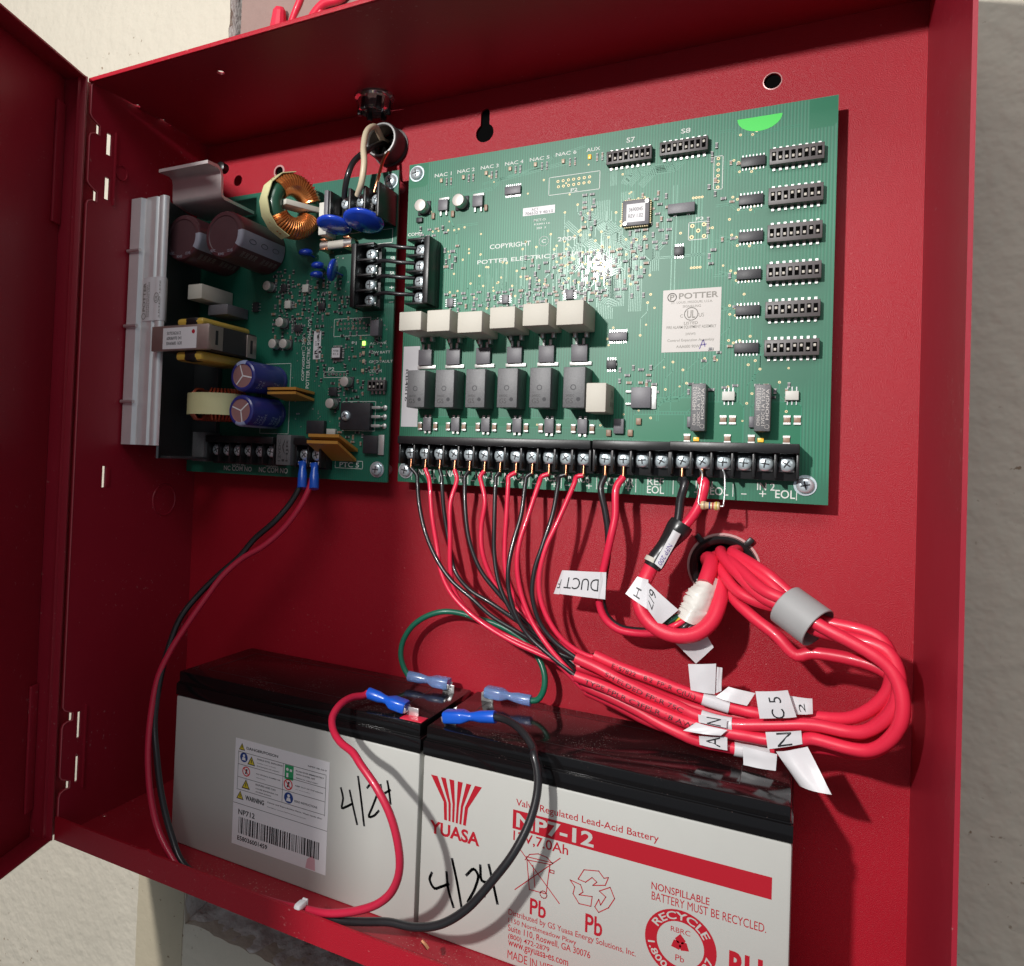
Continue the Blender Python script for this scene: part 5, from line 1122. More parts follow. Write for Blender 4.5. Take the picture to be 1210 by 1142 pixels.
def sym(c, kind, r=2.6):
    mb = MB(); c = (c[0], yS, c[2])
    if kind == 'tri':
        poly(mb, [(c[0]-r, yS, c[2]-r*.85), (c[0]+r, yS, c[2]-r*.85), (c[0], yS, c[2]+r)], .05, 0); poly(mb, [(c[0]-r*.72, yS, c[2]-r*.66), (c[0]+r*.72, yS, c[2]-r*.66), (c[0], yS, c[2]+r*.68)], .07, 1); poly(mb, [(c[0]-.25, yS, c[2]-r*.4), (c[0]+.25, yS, c[2]-r*.4), (c[0]+.25, yS, c[2]+r*.3), (c[0]-.25, yS, c[2]+r*.3)], .09, 0)
        mb.build('hazard_symbol', [INK, SYMY], so, smooth=None)
    elif kind == 'blue':
        disc(mb, c, r, .05, 20, 0); poly(mb, [(c[0]-r*.5, yS, c[2]-r*.6), (c[0]+r*.5, yS, c[2]-r*.6), (c[0]+r*.35, yS, c[2]), (c[0]-r*.35, yS, c[2])], .07, 1); disc(mb, (c[0], yS, c[2]+r*.35), r*.3, .07, 10, 1)
        mb.build('advice_symbol', [SYMB, PAPER], so, smooth=None)
    elif kind == 'ban':
        disc(mb, c, r, .05, 20, 0); disc(mb, c, r*.76, .06, 20, 1); poly(mb, [(c[0]-r*.3, yS, c[2]-r*.5), (c[0]+r*.1, yS, c[2]-r*.5), (c[0]+r*.35, yS, c[2]+r*.5), (c[0]-r*.05, yS, c[2]+r*.5)], .07, 2)
        strip2d(mb, [(c[0]-r*.6, yS, c[2]+r*.6), (c[0]+r*.6, yS, c[2]-r*.6)], r*.22, off=.08, mi=0); mb.build('ban_symbol', [SYMR, PAPER, INK], so, smooth=None)
    else:
        poly(mb, [(c[0]-2.7, yS, c[2]-3.6), (c[0]+2.7, yS, c[2]-3.6), (c[0]+2.7, yS, c[2]+3.6), (c[0]-2.7, yS, c[2]+3.6)], .05, 0); disc(mb, (c[0]-1.1, yS, c[2]+1.4), .8, .07, 10, 1); poly(mb, [(c[0]-1.6, yS, c[2]-2.6), (c[0]-.4, yS, c[2]-2.6), (c[0]-.4, yS, c[2]-.4), (c[0]-1.6, yS, c[2]-.4)], .07, 1); poly(mb, [(c[0]+.4, yS, c[2]+.6), (c[0]+1.8, yS, c[2]+.6), (c[0]+1.8, yS, c[2]+1.8), (c[0]+.4, yS, c[2]+1.8)], .07, 1)
        mb.build('rinse_symbol', [SYMG, PAPER], so, smooth=None)
sym((47.6,-67.3,62.1), 'tri', 2.0); sym((49.1,-67.3,56.9), 'blue', 2.5); sym((54.1,-67.3,56), 'tri', 2.5); sym((51,-67.3,49.9), 'ban', 2.6); sym((51.1,-67.3,43.2), 'tri', 2.7); sym((47.6,-67.3,36.8), 'tri', 2.4); sym((78.2,-67.3,55.6), 'green'); sym((77.9,-67.3,49.5), 'ban', 2.8); sym((78.5,-67.3,42.9), 'blue', 2.8)
pk = MB(); q = (93.5,-67.3,13.3); poly(pk, [(q[0]-3.2, yS, SZ0+.5), (q[0]+2.6, yS, SZ0+.4), (q[0]+2.2, yS, SZ0+6), (q[0]+.5, yS, SZ0+7.5), (q[0]-2.4, yS, SZ0+5)], .05); pk.build('pink_smear', PINK, so, smooth=None)
# marker writing on both cases
def pen(par, strokes, r=.55):
    for st in strokes:
        mb = MB(); P = spline([(q[0], YF-.03, q[2]) for q in st], 1.0); strip2d(mb, P, r*2, off=.06); mb.build('marker_stroke', INK, par, smooth=None)
pen(batL, (((109.1,-67.3,55), (110.5,-67.3,50.6), (110.1,-67.3,45.7), (112.4,-67.3,46.8), (115.7,-67.3,49.1)), ((114.1,-67.3,55), (116.4,-67.3,47.7), (118.9,-67.3,40.2)), ((118.5,-67.3,62.7), (120.5,-67.3,53), (122.8,-67.3,40.6)), ((123.8,-67.3,58.8), (126.3,-67.3,61.6), (129.3,-67.3,61.3), (129.2,-67.3,57), (127.2,-67.3,51), (125.3,-67.3,45.3), (128,-67.3,46.5), (130.4,-67.3,49.3)), ((131,-67.3,61.7), (132.1,-67.3,58.1), (136.1,-67.3,60.5)), ((134.5,-67.3,64.3), (135.5,-67.3,60.4), (136.6,-67.3,54.3))))
pen(batR, (((159.1,-67.3,28.4), (158.2,-67.3,25.2), (160.7,-67.3,22), (163.9,-67.3,23.6), (167.5,-67.3,25.9)), ((166.4,-67.3,30.8), (167.5,-67.3,23.8), (170.3,-67.3,16.6)), ((168.9,-67.3,37.4), (171.5,-67.3,28.6), (174.3,-67.3,17.4)), ((176.1,-67.3,32.5), (179.4,-67.3,36), (181.5,-67.3,34), (180.2,-67.3,27.6), (177.3,-67.3,20.6), (180.7,-67.3,23.1), (184.8,-67.3,25.8)), ((182.4,-67.3,38.4), (183.4,-67.3,32.2), (186.1,-67.3,32.2), (188.5,-67.3,34.1)), ((186.4,-67.3,39.8), (188.5,-67.3,32.9), (190.9,-67.3,24.5))), .6)
# right battery: red printing
def lp_(name, s, a, b, bo=.01): text(name, s, a, b, INKR, batR, bold=bo)
p0, p1 = (196.6,-67.3,58.4), (297.3,-67.3,67.3); bz0, bz1 = 58.6, 66.8
bar = MB(); bar.add([(p0[0], YF-.06, bz0), (p1[0], YF-.06, bz0), (p1[0], YF-.06, bz1), (p0[0], YF-.06, bz1)], [(0, 1, 2, 3)]); bo_ = bar.build('red_bar', INKR, batR, smooth=None)
text('bar_text', 'NP7-12', (198.2, YF-.06, 59.6), (231.5, YF-.06, 65.8), CASE, bo_, bold=.035)
for s, a, b, bo in (('YUASA', (157.3,-67.3,46.4), (181.6,-67.3,52.3), .04), ('Valve Regulated Lead-Acid Battery', (197.8,-67.3,67.9), (256.9,-67.3,71.7), .006), ('12V,7.0Ah', (197.1,-67.3,53), (221.1,-67.3,57.9), .012), ('Pb', (205.5,-67.3,24.4), (212.5,-67.3,31.4), .02), ('Pb', (229.1,-67.3,24.5), (236.1,-67.3,32.3), .02),
                ('Distributed by GS Yuasa Energy Solutions, Inc.', (196.1,-67.3,20.6), (249.5,-67.3,23.8), .005), ('1150 Northmeadow Pkwy', (196.2,-67.3,17.4), (225.7,-67.3,20.1), .004), ('Suite 110, Roswell, GA 30076', (196.1,-67.3,14), (231.6,-67.3,17.2), .008), ('(800) 472-2879', (196.3,-67.3,10.6), (214.5,-67.3,13.4), .008), ('www.gsyuasa-es.com', (196.4,-67.3,7.2), (222.6,-67.3,10.4), .008), ('MADE IN VIETNAM', (196.3,-67.3,2.7), (224.5,-67.3,6.3), 0),
                ('NONSPILLABLE', (254.7,-67.3,49.9), (276.1,-67.3,52.8), .008), ('BATTERY MUST BE RECYCLED.', (254.9,-67.3,45.8), (295.8,-67.3,49.1), 0), ('RU', (283.5,-67.3,25.1), (295,-67.3,35.5), .05)):
    lp_('printed_text', s, a, b, bo)
for i in range(6):
    mb = MB(); q = []
    T0, T1, M0_, M1_, B0, B1 = (156.9,-67.3,72.7), (181.9,-67.3,72.7), (163.7,-67.3,61.9), (175.7,-67.3,62.1), (164.3,-67.3,53.9), (174.9,-67.3,54.2)
    g = .035; a, b = i/6+g*(i > 0), (i+1)/6-g*(i < 5)
    def L_(A, B, t): return (lerp(A[0], B[0], t), YF, A[2] if True else 0)
    q = [L_(T0, T1, a), L_(T0, T1, b), L_(M0_, M1_, b), L_(B0, B1, b), L_(B0, B1, a), L_(M0_, M1_, a)]
    poly(mb, q, .06); mb.build('emblem_stripe', INKR, batR, smooth=None)
mb = MB()
for pts, cl in ((((200.5,-67.3,50.3), (218.1,-67.3,32.8)), 0), (((198.6,-67.3,32.8), (217.8,-67.3,51.6)), 0), (((203.5,-67.3,46.9), (205,-67.3,34.7), (212.3,-67.3,35.1), (213.6,-67.3,47.8)), 1), (((202.7,-67.3,46.7), (204.6,-67.3,49.5), (208.3,-67.3,50.8), (212.1,-67.3,50.4), (214.7,-67.3,48.4)), 0), (((203.2,-67.3,48.2), (215,-67.3,48.8)), 0), (((206.2,-67.3,45.4), (207.4,-67.3,36.4)), 0), (((213.7,-67.3,45.6), (215.4,-67.3,45.6), (215.4,-67.3,44.5), (213.7,-67.3,44.5)), 1)):
    strip2d(mb, [(q[0], YF, q[2]) for q in pts], .38, off=.06, closed=bool(cl))
c = (211.2,-67.3,34.4); strip2d(mb, [(c[0]+1.5*math.cos(k*.6), YF, c[2]+1.5*math.sin(k*.6)) for k in range(11)], .38, off=.06, closed=True)
mb.build('crossed_bin_symbol', INKR, batR, smooth=None)
for pts in (((225.6,-67.3,45.2), (227.9,-67.3,49.7), (233.9,-67.3,50.9), (236.1,-67.3,48.6), (237.9,-67.3,49.4), (236.7,-67.3,45.9), (231.7,-67.3,44.4), (233.3,-67.3,46.2), (231.3,-67.3,47.5), (228.7,-67.3,44.8)), ((234.4,-67.3,42.9), (238.7,-67.3,45.7), (240.6,-67.3,41.7), (238.3,-67.3,37.3), (234.4,-67.3,34.2), (232.8,-67.3,36), (234.3,-67.3,39.5), (235.1,-67.3,37.4), (237.1,-67.3,41.3)), ((222.3,-67.3,43.9), (226.7,-67.3,43.2), (227.8,-67.3,40.5), (226.2,-67.3,38.9), (231.6,-67.3,39.8), (231.2,-67.3,35.7), (226.3,-67.3,35.3), (223.7,-67.3,38.6), (224.3,-67.3,41.6))):
    mb = MB(); strip2d(mb, [(q[0], YF, q[2]) for q in pts], .38, off=.06, closed=True); mb.build('recycling_arrow', INKR, batR, smooth=None)
rc = (266,-67.3,31.7); rr = 13.2; mb = MB(); n = 48
v = []; f = []
for k in range(n):
    a = 2*math.pi*k/n
    for r in (rr, rr*.66): v.append((rc[0]+r*math.cos(a), YF-.06, rc[2]+r*math.sin(a)))
for k in range(n): f.append((2*k, 2*((k+1) % n), 2*((k+1) % n)+1, 2*k+1))
mb.add(v, f); ro = mb.build('recycle_seal', INKR, batR, smooth=None)
def arc_text(s, r0, r1, a_from, a_to, m, par, inward=False):
    V, Fs = text_mesh(s, .02); xs = [p[0] for p in V]; ys = [p[1] for p in V]; X0, X1, Y0, Y1 = min(xs), max(xs), min(ys), max(ys)
    out = []
    for (x, y) in V:
        a = math.radians(lerp(a_from, a_to, (x-X0)/(X1-X0))); t = (y-Y0)/(Y1-Y0); r = lerp(r1, r0, t) if inward else lerp(r0, r1, t)
        out.append((rc[0]+r*math.cos(a), YF-.1, rc[2]+r*math.sin(a)))
    mb = MB(); mb.add(out, Fs); mb.build('seal_text', m, par, smooth=None)
arc_text('RECYCLE', rr*.71, rr*.94, 152, 28, CASE, ro); arc_text('1.800.822.8837', rr*.73, rr*.93, 190, 350, CASE, ro, True)
text('seal_text', 'RBRC', (rc[0]-3.6, YF, rc[2]+4.2), (rc[0]+3.6, YF, rc[2]+6.2), INKR, ro); text('seal_text', 'Pb', (rc[0]-1.6, YF, rc[2]-6.6), (rc[0]+1.6, YF, rc[2]-4.2), INKR, ro)
for k in range(3):
    a = 2*math.pi*k/3+math.pi/2; mb = MB(); c = (rc[0]+1.8*math.cos(a), rc[2]+.3+1.8*math.sin(a)); poly(mb, [(c[0]+2.0*math.cos(a+d), YF, c[1]+2.0*math.sin(a+d)) for d in (0, 1.7, 2.6, 3.7, 4.6)], .06); mb.build('seal_arrow', INKR, ro, smooth=None)

# ------------------------------------------------------------------ push-on connectors and leads
def faston(par, pw, pt, m, up=(0, 0, 1), w=4.1, h=2.9, rb=2.7, bar=.42):
    """insulated push-on connector from the wire side pw to the tip pt"""
    a, b = Vector(pw), Vector(pt); t = (b-a).normalized(); L = (b-a).length; s = Vector(up).cross(t).normalized(); u = t.cross(s)
    st = [(0, rb, rb), (.02, rb*1.06, rb*1.06), (bar*.7, rb, rb), (bar, rb*.78, rb*.78), (bar+.08, rb*.85, rb*.72), (bar+.2, w*.96, h*.9), (bar+.24, w, h), (.97, w, h), (1.0, w*.94, h*.92)]
    mb = MB(); v = []; f = []; n = 20
    for (q, ww, hh) in st:
        ex = .5 if q > bar+.1 else 1.0
        for k in range(n):
            c, d = math.cos(2*math.pi*k/n), math.sin(2*math.pi*k/n)
            v.append(a+t*(L*q)+s*ww*math.copysign(abs(c)**ex, c)+u*hh*math.copysign(abs(d)**ex, d))
    for j in range(len(st)-1):
        for k in range(n): f.append((j*n+k, j*n+(k+1) % n, (j+1)*n+(k+1) % n, (j+1)*n+k))
    f.append(tuple(range(n))[::-1]); f.append(tuple((len(st)-1)*n+k for k in range(n)))
    mb.add(v, f); o = mb.build('push_on_connector', m, par, smooth=45)
    m2 = MB(); M = Matrix((( t.x, s.x, u.x, b.x), (t.y, s.y, u.y, b.y), (t.z, s.z, u.z, b.z), (0, 0, 0, 1)))
    m2.box(-1.5, .9, -3.2, 3.2, -1.9, -1.2, 0, .15, M); m2.box(-1.5, .9, -3.2, -2.5, -1.9, .6, 0, .15, M); m2.box(-1.5, .9, 2.5, 3.2, -1.9, .6, 0, .15, M); m2.build('metal_receptacle', TIN, o)
    return o
gj = thing('jumper_lead', 'green jumper wire arching between the two batteries with pale blue connectors', 'wire', (152, -14, 97))
pa, pb = (118.1,-15,98.9), (141.8,-14,98.4); faston(gj, pa, pb, BLUET)
pc, pd = (187.3,-16,98.5), (163.5,-16,99); faston(gj, pc, pd, BLUET)
tube('wire', [pa, (115,-15,103.1), (112.9,-15,109.4), (113.4,-14,116.8), (118,-13,125.3), (126.1,-12,131.9), (135.5,-11,135.5), (144.5,-9,135.6), (153.8,-8,133.8), (164.5,-8,132.3), (175.3,-9,128.8), (183.9,-11,124.5), (190.2,-13,118.5), (193.6,-15,111.7), (193.5,-16,104.6), (190.7,-16,99.7), pc], 1.55, WGRN, gj)
rl = thing('battery_lead', 'dark red lead from power supply board to the left battery', 'wire', (60, -94, 1))
pa, pb = (118.2,-60,101.2), (139,-59,97.7); faston(rl, pa, pb, BLUEC)
tube('wire', [pb and pa, (117.3,-62,100.3), (114.3,-68,100.5), (112.7,-77,99.1), (112.8,-84,95.1), (116.5,-89,91.4), (123.7,-94,88.7), (132.7,-98,87.3), (138.4,-101,84.5), (148.3,-104,77.9), (155.5,-105,69.2), (159.7,-105,58.6), (160.6,-104,47.7), (157.1,-102,37.2), (150.5,-100,28.8), (137.7,-97,19.6), (120.3,-94.5,11.7), (108.3,-93.2,9), (96, -93, 7), (72, -93.5, 6), (48, -93.5, 6), (30.9,-93,5.9), (23.2,-92.5,10.8), (13.5,-91,19.6), (5.2,-89,34.4), (-0.9,-86,54.3), (-4.7,-81,74.7), (-5.7,-76,91.8), (-2.6,-71,105.2), (2.8,-65,118.9), (8.8,-58,132.8), (15,-51,146), (23.7,-45,156.3), (35.7,-40,164.7), (45.1,-35,174.8), (53.4,-31,188.1), (57.2,-28,198.9), (57.9,-26,205.7)], 1.75, WDRED, rl)
c0, c1 = (60.1,-28,198.1), (57.4,-24,212.5); faston(rl, c0, c1, BLUEC, (0, -1, 0), 2.6, 2.2, 2.7, .75)
bl = thing('battery_lead', 'thick black lead from power supply board looping to right battery', 'wire', (75, -94, 1))
pa, pb = (184.4,-60,102.3), (159.7,-59,97.5); faston(bl, pa, pb, BLUEC)
tube('wire', [pa, (188.9,-61,102.5), (196.1,-65,102), (203.1,-70,99.3), (207.2,-74,96.1), (207.4,-76,95.9), (209.9,-78,90.3), (210.8,-80,83.1), (209.4,-84,72.2), (204.5,-89,59.7), (197.3,-92,48.2), (187.2,-94,34.4), (176,-94.5,24.7), (163.8,-94,19.3), (151,-93.2,16.9), (138.7,-93,13), (127.2,-92.8,9.6), (118.7,-92.5,8.4), (100, -92, 3.5), (75, -92, 2.6), (50, -91.5, 3), (31.2,-91,7.2), (20.5,-89,18.5), (11,-87,35), (3.2,-84,54.5), (-3,-80,70.2), (-4.8,-75,91.7), (-4.2,-69,110.6), (-2.1,-64,123.3), (3.4,-57,134.9), (12.3,-50,147), (21.4,-44.5,157), (28.8,-40,168), (39.1,-36,178.2), (46.3,-31,189.1), (50.2,-28,198.5), (50.3,-26,205.4)], 1.75, WBLK, bl)
c0, c1 = (52,-28,198.1), (49.1,-24,213.2); faston(bl, c0, c1, BLUEC, (0, -1, 0), 2.6, 2.2, 2.7, .75)
tt = (107,-96,11.1); te = thing('cable_tie', 'white cable tie end on the lower front lip', 'cable tie', (tt[0], tt[1], tt[2]-3))
MB().box(tt[0]-2.2, tt[0]+1.6, -98.9, -92.5, tt[2]-1.2, tt[2]+2.0, 0, 1.3).build('tie_head', PAPER, te); MB().box(tt[0]-2.2, tt[0]+.6, -91.6, -90.4, 1.5, tt[2]+1.2, 0, .3).build('tie_strap', PAPER, te)
wc = (165.1,-86,7.9); o = MB().tube([(164.6,-88,10.7), (165.9,-88,9.8), (167.7,-88,8.2)], .8, 6).build('wire_clipping', BARECU); tag(o, 'tiny copper wire clipping lying on cabinet floor', 'wire scrap')

# ------------------------------------------------------------------ mains wires and the four links between the boards
for nm, pts, r, m, lab in (('mains_wire', ((80.3,6,406.1), (84.4,-8,400.6), (84,-22,391.6), (80.6,-32,381.6), (79.2,-35,374), (76.4,-33,368.3), (74,-30,363.3)), 1.75, WBLK, 'black mains wire from conduit to first screw of mains block'),
                           ('mains_wire', ((80.9,6,406.5), (84.5,-8,403), (86.5,-20,405), (86.1,-28,399.7), (87.1,-33,388.5), (89.7,-36,377.8), (88,-35,368.1), (82.7,-30,363.2)), 1.75, WWHT, 'cream mains wire arching from conduit to middle screw'),
                           ('ground_wire', ((82.9,6,404), (91.5,-12,393.1), (91.9,-18,386.5), (93.2,-24,377.4), (93.8,-28,369.7), (92.2,-28,364.2)), .95, BARECU, 'bare copper ground wire from conduit to right screw of mains block')):
    o = tube(nm, pts, r, m); tag(o, lab, 'wire')
for k, (a, b, w) in enumerate((((89.6,-20,335.9), (115.8,-20,332.7), 'top'), ((89.3,-20,327.2), (115,-20,324.6), 'second'), ((89.7,-20,318.4), (115.2,-20,316.5), 'third'), ((89.9,-20,308.8), (115.5,-20,307.3), 'lowest'))):
    o = tube('link_wire', [a, Vector(a).lerp(Vector(b), .3)+Vector((0, -2.5, .6)), Vector(a).lerp(Vector(b), .7)+Vector((0, -2.5, -.2)), b], 1.15, WBLK)
    tag(o, '%s of four short black wires linking the two circuit boards' % w, 'wire', 'link wires between the boards')

# ------------------------------------------------------------------ field cables
def flag(par, quad, m=None, text_s=None, rot=0, box_=(.1, .9, .2, .8), curl=1.2, name='flag_label', tm=None, n=(10, 6), seed=0):
    """folded paper label: bilinear patch with a gentle curl, two sided, with its lettering on the front"""
    q = [Vector(p) for p in quad]
    def at(s, t, off=0):
        p = q[0].lerp(q[1], s).lerp(q[3].lerp(q[2], s), t); y = curl*math.sin(math.pi*s)*.6+.5*curl*noise.noise(Vector((s*2.1+seed, t*1.7, seed*3.1)))
        return p+Vector((0, -y-off, 0))
    mb = MB(); v = []; f = []; a, b = n
    for off in (0, -.25):
        for j in range(b+1):
            for i in range(a+1): v.append(at(i/a, j/b, off))
    N0 = (a+1)*(b+1)
    for j in range(b):
        for i in range(a):
            k = j*(a+1)+i; f += [(k, k+a+1, k+a+2, k+1), (N0+k, N0+k+1, N0+k+a+2, N0+k+a+1)]
    for i in range(a): f += [(i, i+1, N0+i+1, N0+i), (b*(a+1)+i, N0+b*(a+1)+i, N0+b*(a+1)+i+1, b*(a+1)+i+1)]
    for j in range(b): f += [(j*(a+1), N0+j*(a+1), N0+(j+1)*(a+1), (j+1)*(a+1)), (j*(a+1)+a, (j+1)*(a+1)+a, N0+(j+1)*(a+1)+a, N0+j*(a+1)+a)]
    mb.add(v, f); o = mb.build(name, m or FLAG, par, smooth=60)
    if text_s:
        V, Fs = text_mesh(text_s, -.004); xs = [p[0] for p in V]; ys = [p[1] for p in V]; X0, X1, Y0, Y1 = min(xs), max(xs), min(ys), max(ys); out = []
        for (x, y) in V:
            s_, t_ = (x-X0)/(X1-X0), (y-Y0)/(Y1-Y0)
            if rot == 1: s_, t_ = 1-t_, s_
            elif rot == 2: s_, t_ = 1-s_, 1-t_
            elif rot == 3: s_, t_ = t_, 1-s_
            out.append(at(lerp(box_[0], box_[1], s_), lerp(box_[3], box_[2], t_), .12))
        mb = MB(); mb.add(out, Fs); mb.build('label_lettering', tm or INK, o, smooth=None)
    return o
def wrap(par, path, i0, i1, r, m=None, name='label_wrap'):
    """sleeve round part of a cable, given as fractions of its path"""
    P = spline(path); n = len(P); sub = P[int(n*i0):max(int(n*i0)+3, int(n*i1))]
    return MB().tube(sub, r, 14, smooth=False).build(name, m or FLAG, par, smooth=50)
def text_along(par, path, s, r, f0, f1, size, m=None):
    P = spline(path); L = [0]
    for a, b in zip(P[:-1], P[1:]): L.append(L[-1]+(b-a).length)
    V, Fs = text_mesh(s); xs = [p[0] for p in V]; X0, X1 = min(xs), max(xs); out = []
    for (x, y) in V:
        d = lerp(f0, f1, (x-X0)/(X1-X0))*L[-1]; i = max(0, min(len(P)-2, next((k for k in range(len(L)-1) if L[k+1] >= d), len(P)-2)))
        t = (d-L[i])/max(1e-6, L[i+1]-L[i]); p = P[i].lerp(P[i+1], t); tg = (P[i+1]-P[i]).normalized(); up = Vector((-tg.z, 0, tg.x)).normalized()
        h = (y-.35)*size; h = max(-r*.9, min(r*.9, h)); out.append(p+up*h+Vector((0, -math.sqrt(max(0, r*r-h*h))-.06, 0)))
    mb = MB(); mb.add(out, Fs); return mb.build('jacket_print', m or INK, par, smooth=None)
# conductors, screw to jacket
W = {
 1: [(117.0, -19.6, 212.6), (121,-20,208.8), (122,-21,205), (124.5,-23,193.4), (130.3,-26,178.6), (138.6,-28,165.2), (148.1,-30,155.7), (159.2,-31,148.8), (170.1,-31,141.2), (183.1,-30,135.2), (194.9,-29,130.1), (206.3,-28,124.7), (216.5,-29,114.8)],
 2: [(125.6, -19.6, 212.6), (128,-20,208.2), (129.2,-21,205.3), (132.7,-24,188.2), (136.6,-25,172.3), (140.4,-27,159.6), (146.9,-28,149.2), (156.7,-29,141.3), (168,-30,135.3), (181.5,-30,129.8), (196.2,-30,125.7), (206.9,-30,122.3), (216.5,-31,114.7)],
 3: [(134.1, -19.6, 212.6), (135.7,-20,208.5), (136.4,-21,205.7), (138.5,-22,191.4), (142.7,-23,174.6), (147.5,-25,160.1), (156.9,-28,152.3), (169.2,-29,147), (182.3,-28,140), (192.9,-26,133.6), (203.6,-25,126.7), (216.5,-24,111.1)],
 4: [(142.7, -19.6, 212.6), (144.4,-20,208.9), (144.8,-21,206.1), (143.1,-24,195.6), (144.4,-26,177.8), (145.5,-26,159.1), (148.7,-25,148.1), (157.1,-25,139.8), (170.1,-25,133.3), (183.6,-25,129), (198.1,-24,123.9), (215.8,-23,110.3)],
 5: [(151.2, -19.6, 212.6), (149,-20,209.1), (149.4,-21,206.3), (151.5,-24,192.4), (155.1,-26,176.9), (162,-27,162.8), (171.1,-27,152.9), (181.5,-26,143.2), (190.7,-25,135.3), (201.8,-25,128.2), (212.1,-26,122.2)],
 6: [(159.5, -19.6, 212.6), (157.5,-20,209.5), (158.6,-21,206.8), (161.7,-23,197.6), (160.6,-24,183.7), (162,-25,171.8), (166.8,-24,159.3), (174.9,-24,149.3), (184.6,-24,141.9), (195,-24,134.4), (206.2,-25,128.4), (212.6,-26,121.8)],
 7: [(168.0, -19.6, 212.6), (166.2,-20,209.9), (166.4,-21,207.2), (167.5,-24,188.8), (168.9,-26,170.7), (172.7,-28,156.8), (178.7,-29,146), (186.1,-28,137), (197,-27,130), (207.7,-27,126), (214.4,-26,125.5), (220.8,-29,129.3)],
 8: [(176.5, -19.6, 212.6), (172.9,-20,210.3), (173.2,-21,207.5), (173.5,-23,191), (173.5,-24,177.4), (174.7,-25,163.9), (179.2,-25,151.7), (187.3,-25,142), (197.4,-26,135.2), (208.1,-29,130), (213.3,-33,127.9)],
 9: [(184.9, -19.6, 212.6), (182.4,-20,210.7), (182.2,-21,208), (181.8,-25,191.7), (179.4,-29,177.4), (178.5,-32,166), (179.4,-33,155.6), (183.4,-34,144.7), (190.1,-34,135.2), (201.2,-35,127.6), (213.9,-36,120.2)],
 10: [(193.5, -19.6, 212.6), (190.1,-20,211.1), (189.6,-22,208.3), (185.9,-27,191.2), (183.1,-30,178.7), (182.5,-31,168.1), (184.8,-31,155), (191,-32,141.9), (200,-34,131.5), (208.2,-35,124), (214.2,-36,119.6)],
 11: [(202.0, -19.6, 212.6), (198.9,-20,211.5), (199.1,-22,208.8), (198.4,-27,193.9), (194.9,-31,178.1), (191.9,-33,165.7), (191.7,-34,153.6), (196.2,-34,141.2), (204.3,-34,133), (213.1,-34,128.1)],
 12: [(210.6, -19.6, 212.6), (207.5,-20,211.9), (207.2,-22,209.2), (201.4,-28,190.6), (196.3,-31,176.4), (194,-32,161.5), (196.2,-32,149.6), (203.6,-32,137.6), (212.2,-31,131), (220.4,-30,128.5), (221,-30,129.3)]}
# jackets, from the bundle end out to the turn on the right and back through the back-wall bushing
TURN = lambda y, z, o: [(326+o, y-6, z+4), (336+o*.6, y-12, z+19), (333+o*.5, y-11, z+36)]
HOLE = lambda dx, dz: [(272.7+dx, -4, 176.2+dz), (272.7+dx*.9, 1.2, 174.5+dz)]
JK = {
 'A': [(220.9,-30,129.5), (233.7,-30,125.7), (247.6,-31,123.1), (259,-31,120.5), (268.2,-31,118.6), (280.6,-30,116.4), (289.3,-30,115.8), (299.3,-30,116.6), (309.4,-31,118.5)]+TURN(-31, 119, -2)+[(308,-36,159.8), (299,-33,165.5), (292.9,-29,170.8), (284.8,-23,175.4), (277,-14,179.3)]+HOLE(4, 2),
 'B': [(213.3,-34,127.9), (224.5,-34,124.6), (233.8,-35,121.4), (248.5,-35,116.7), (257.9,-35,114.4), (266.1,-35,111.9), (278.5,-35,110.6), (292.9,-36,113.4), (309.3,-38,117.3)]+TURN(-38, 116, 1)+[(308.7,-42,156.5), (298.7,-38,162.6), (289.8,-34,165.9), (280.7,-26,172.9), (273.2,-14,179)]+HOLE(-1, 4),
 'C': [(212.4,-26,122), (227,-26,120.1), (240.2,-26,117.7), (252.9,-26,114.6), (266.1,-26,112.5), (275.2,-26,111.7), (285.8,-26,111.9), (301,-28,113.6), (309.5,-30,115.1)]+TURN(-31, 113, 0)+[(307.2,-37,159), (297.4,-34,161.8), (288.1,-30,162.8), (280,-26,166), (272.6,-15,173.8)]+HOLE(0, -1),
 'D': [(213.9,-36,120.1), (227.2,-36,117.4), (239.1,-36,114.1), (250.7,-36,111.3), (262.7,-36,108.5), (274.3,-36,107.4), (284.7,-36,107.4), (293.1,-36,107.5), (306,-38,110.6), (309.4,-39,112.1)]+TURN(-40, 110, 3)+[(309,-46,159.9), (299.4,-40,165.7), (290.7,-36,168.7), (281.4,-25,174.8), (275.2,-14,177.9)]+HOLE(3, -3),
 'E': [(216.5,-30,114.9), (230.4,-31,111.6), (241.5,-32,108.4), (250.4,-33,105.2), (259,-34,102.8), (267.2,-34,100.8), (278.6,-33,100.3), (286.4,-32,100.2), (296.4,-30,101.7), (309.8,-28,105.4)]+TURN(-29, 106, 4)+[(308.8,-34,145.1), (303.6,-34,143.2), (296,-32,149.9), (287.3,-28,155.3), (279.1,-22,161.5), (274.1,-14,168.7)]+HOLE(2, -6),
 'F': [(216.3,-24,110.8), (230.1,-24,107.1), (245.2,-24,102.1), (254.9,-24,100.5), (266.2,-24,100), (279.7,-24,102), (292.8,-24,104.3), (309.8,-25,108.3)]+TURN(-26, 108, 2)+[(309.2,-34,161.5), (299.7,-30,168), (292,-27,174.2), (284.2,-21,178.1), (277.4,-13,180.9)]+HOLE(6, 5)}
PAIR = {'A': (7, 12), 'B': (11, 8), 'C': (5, 6), 'D': (9, 10), 'E': (1, 2), 'F': (3, 4)}
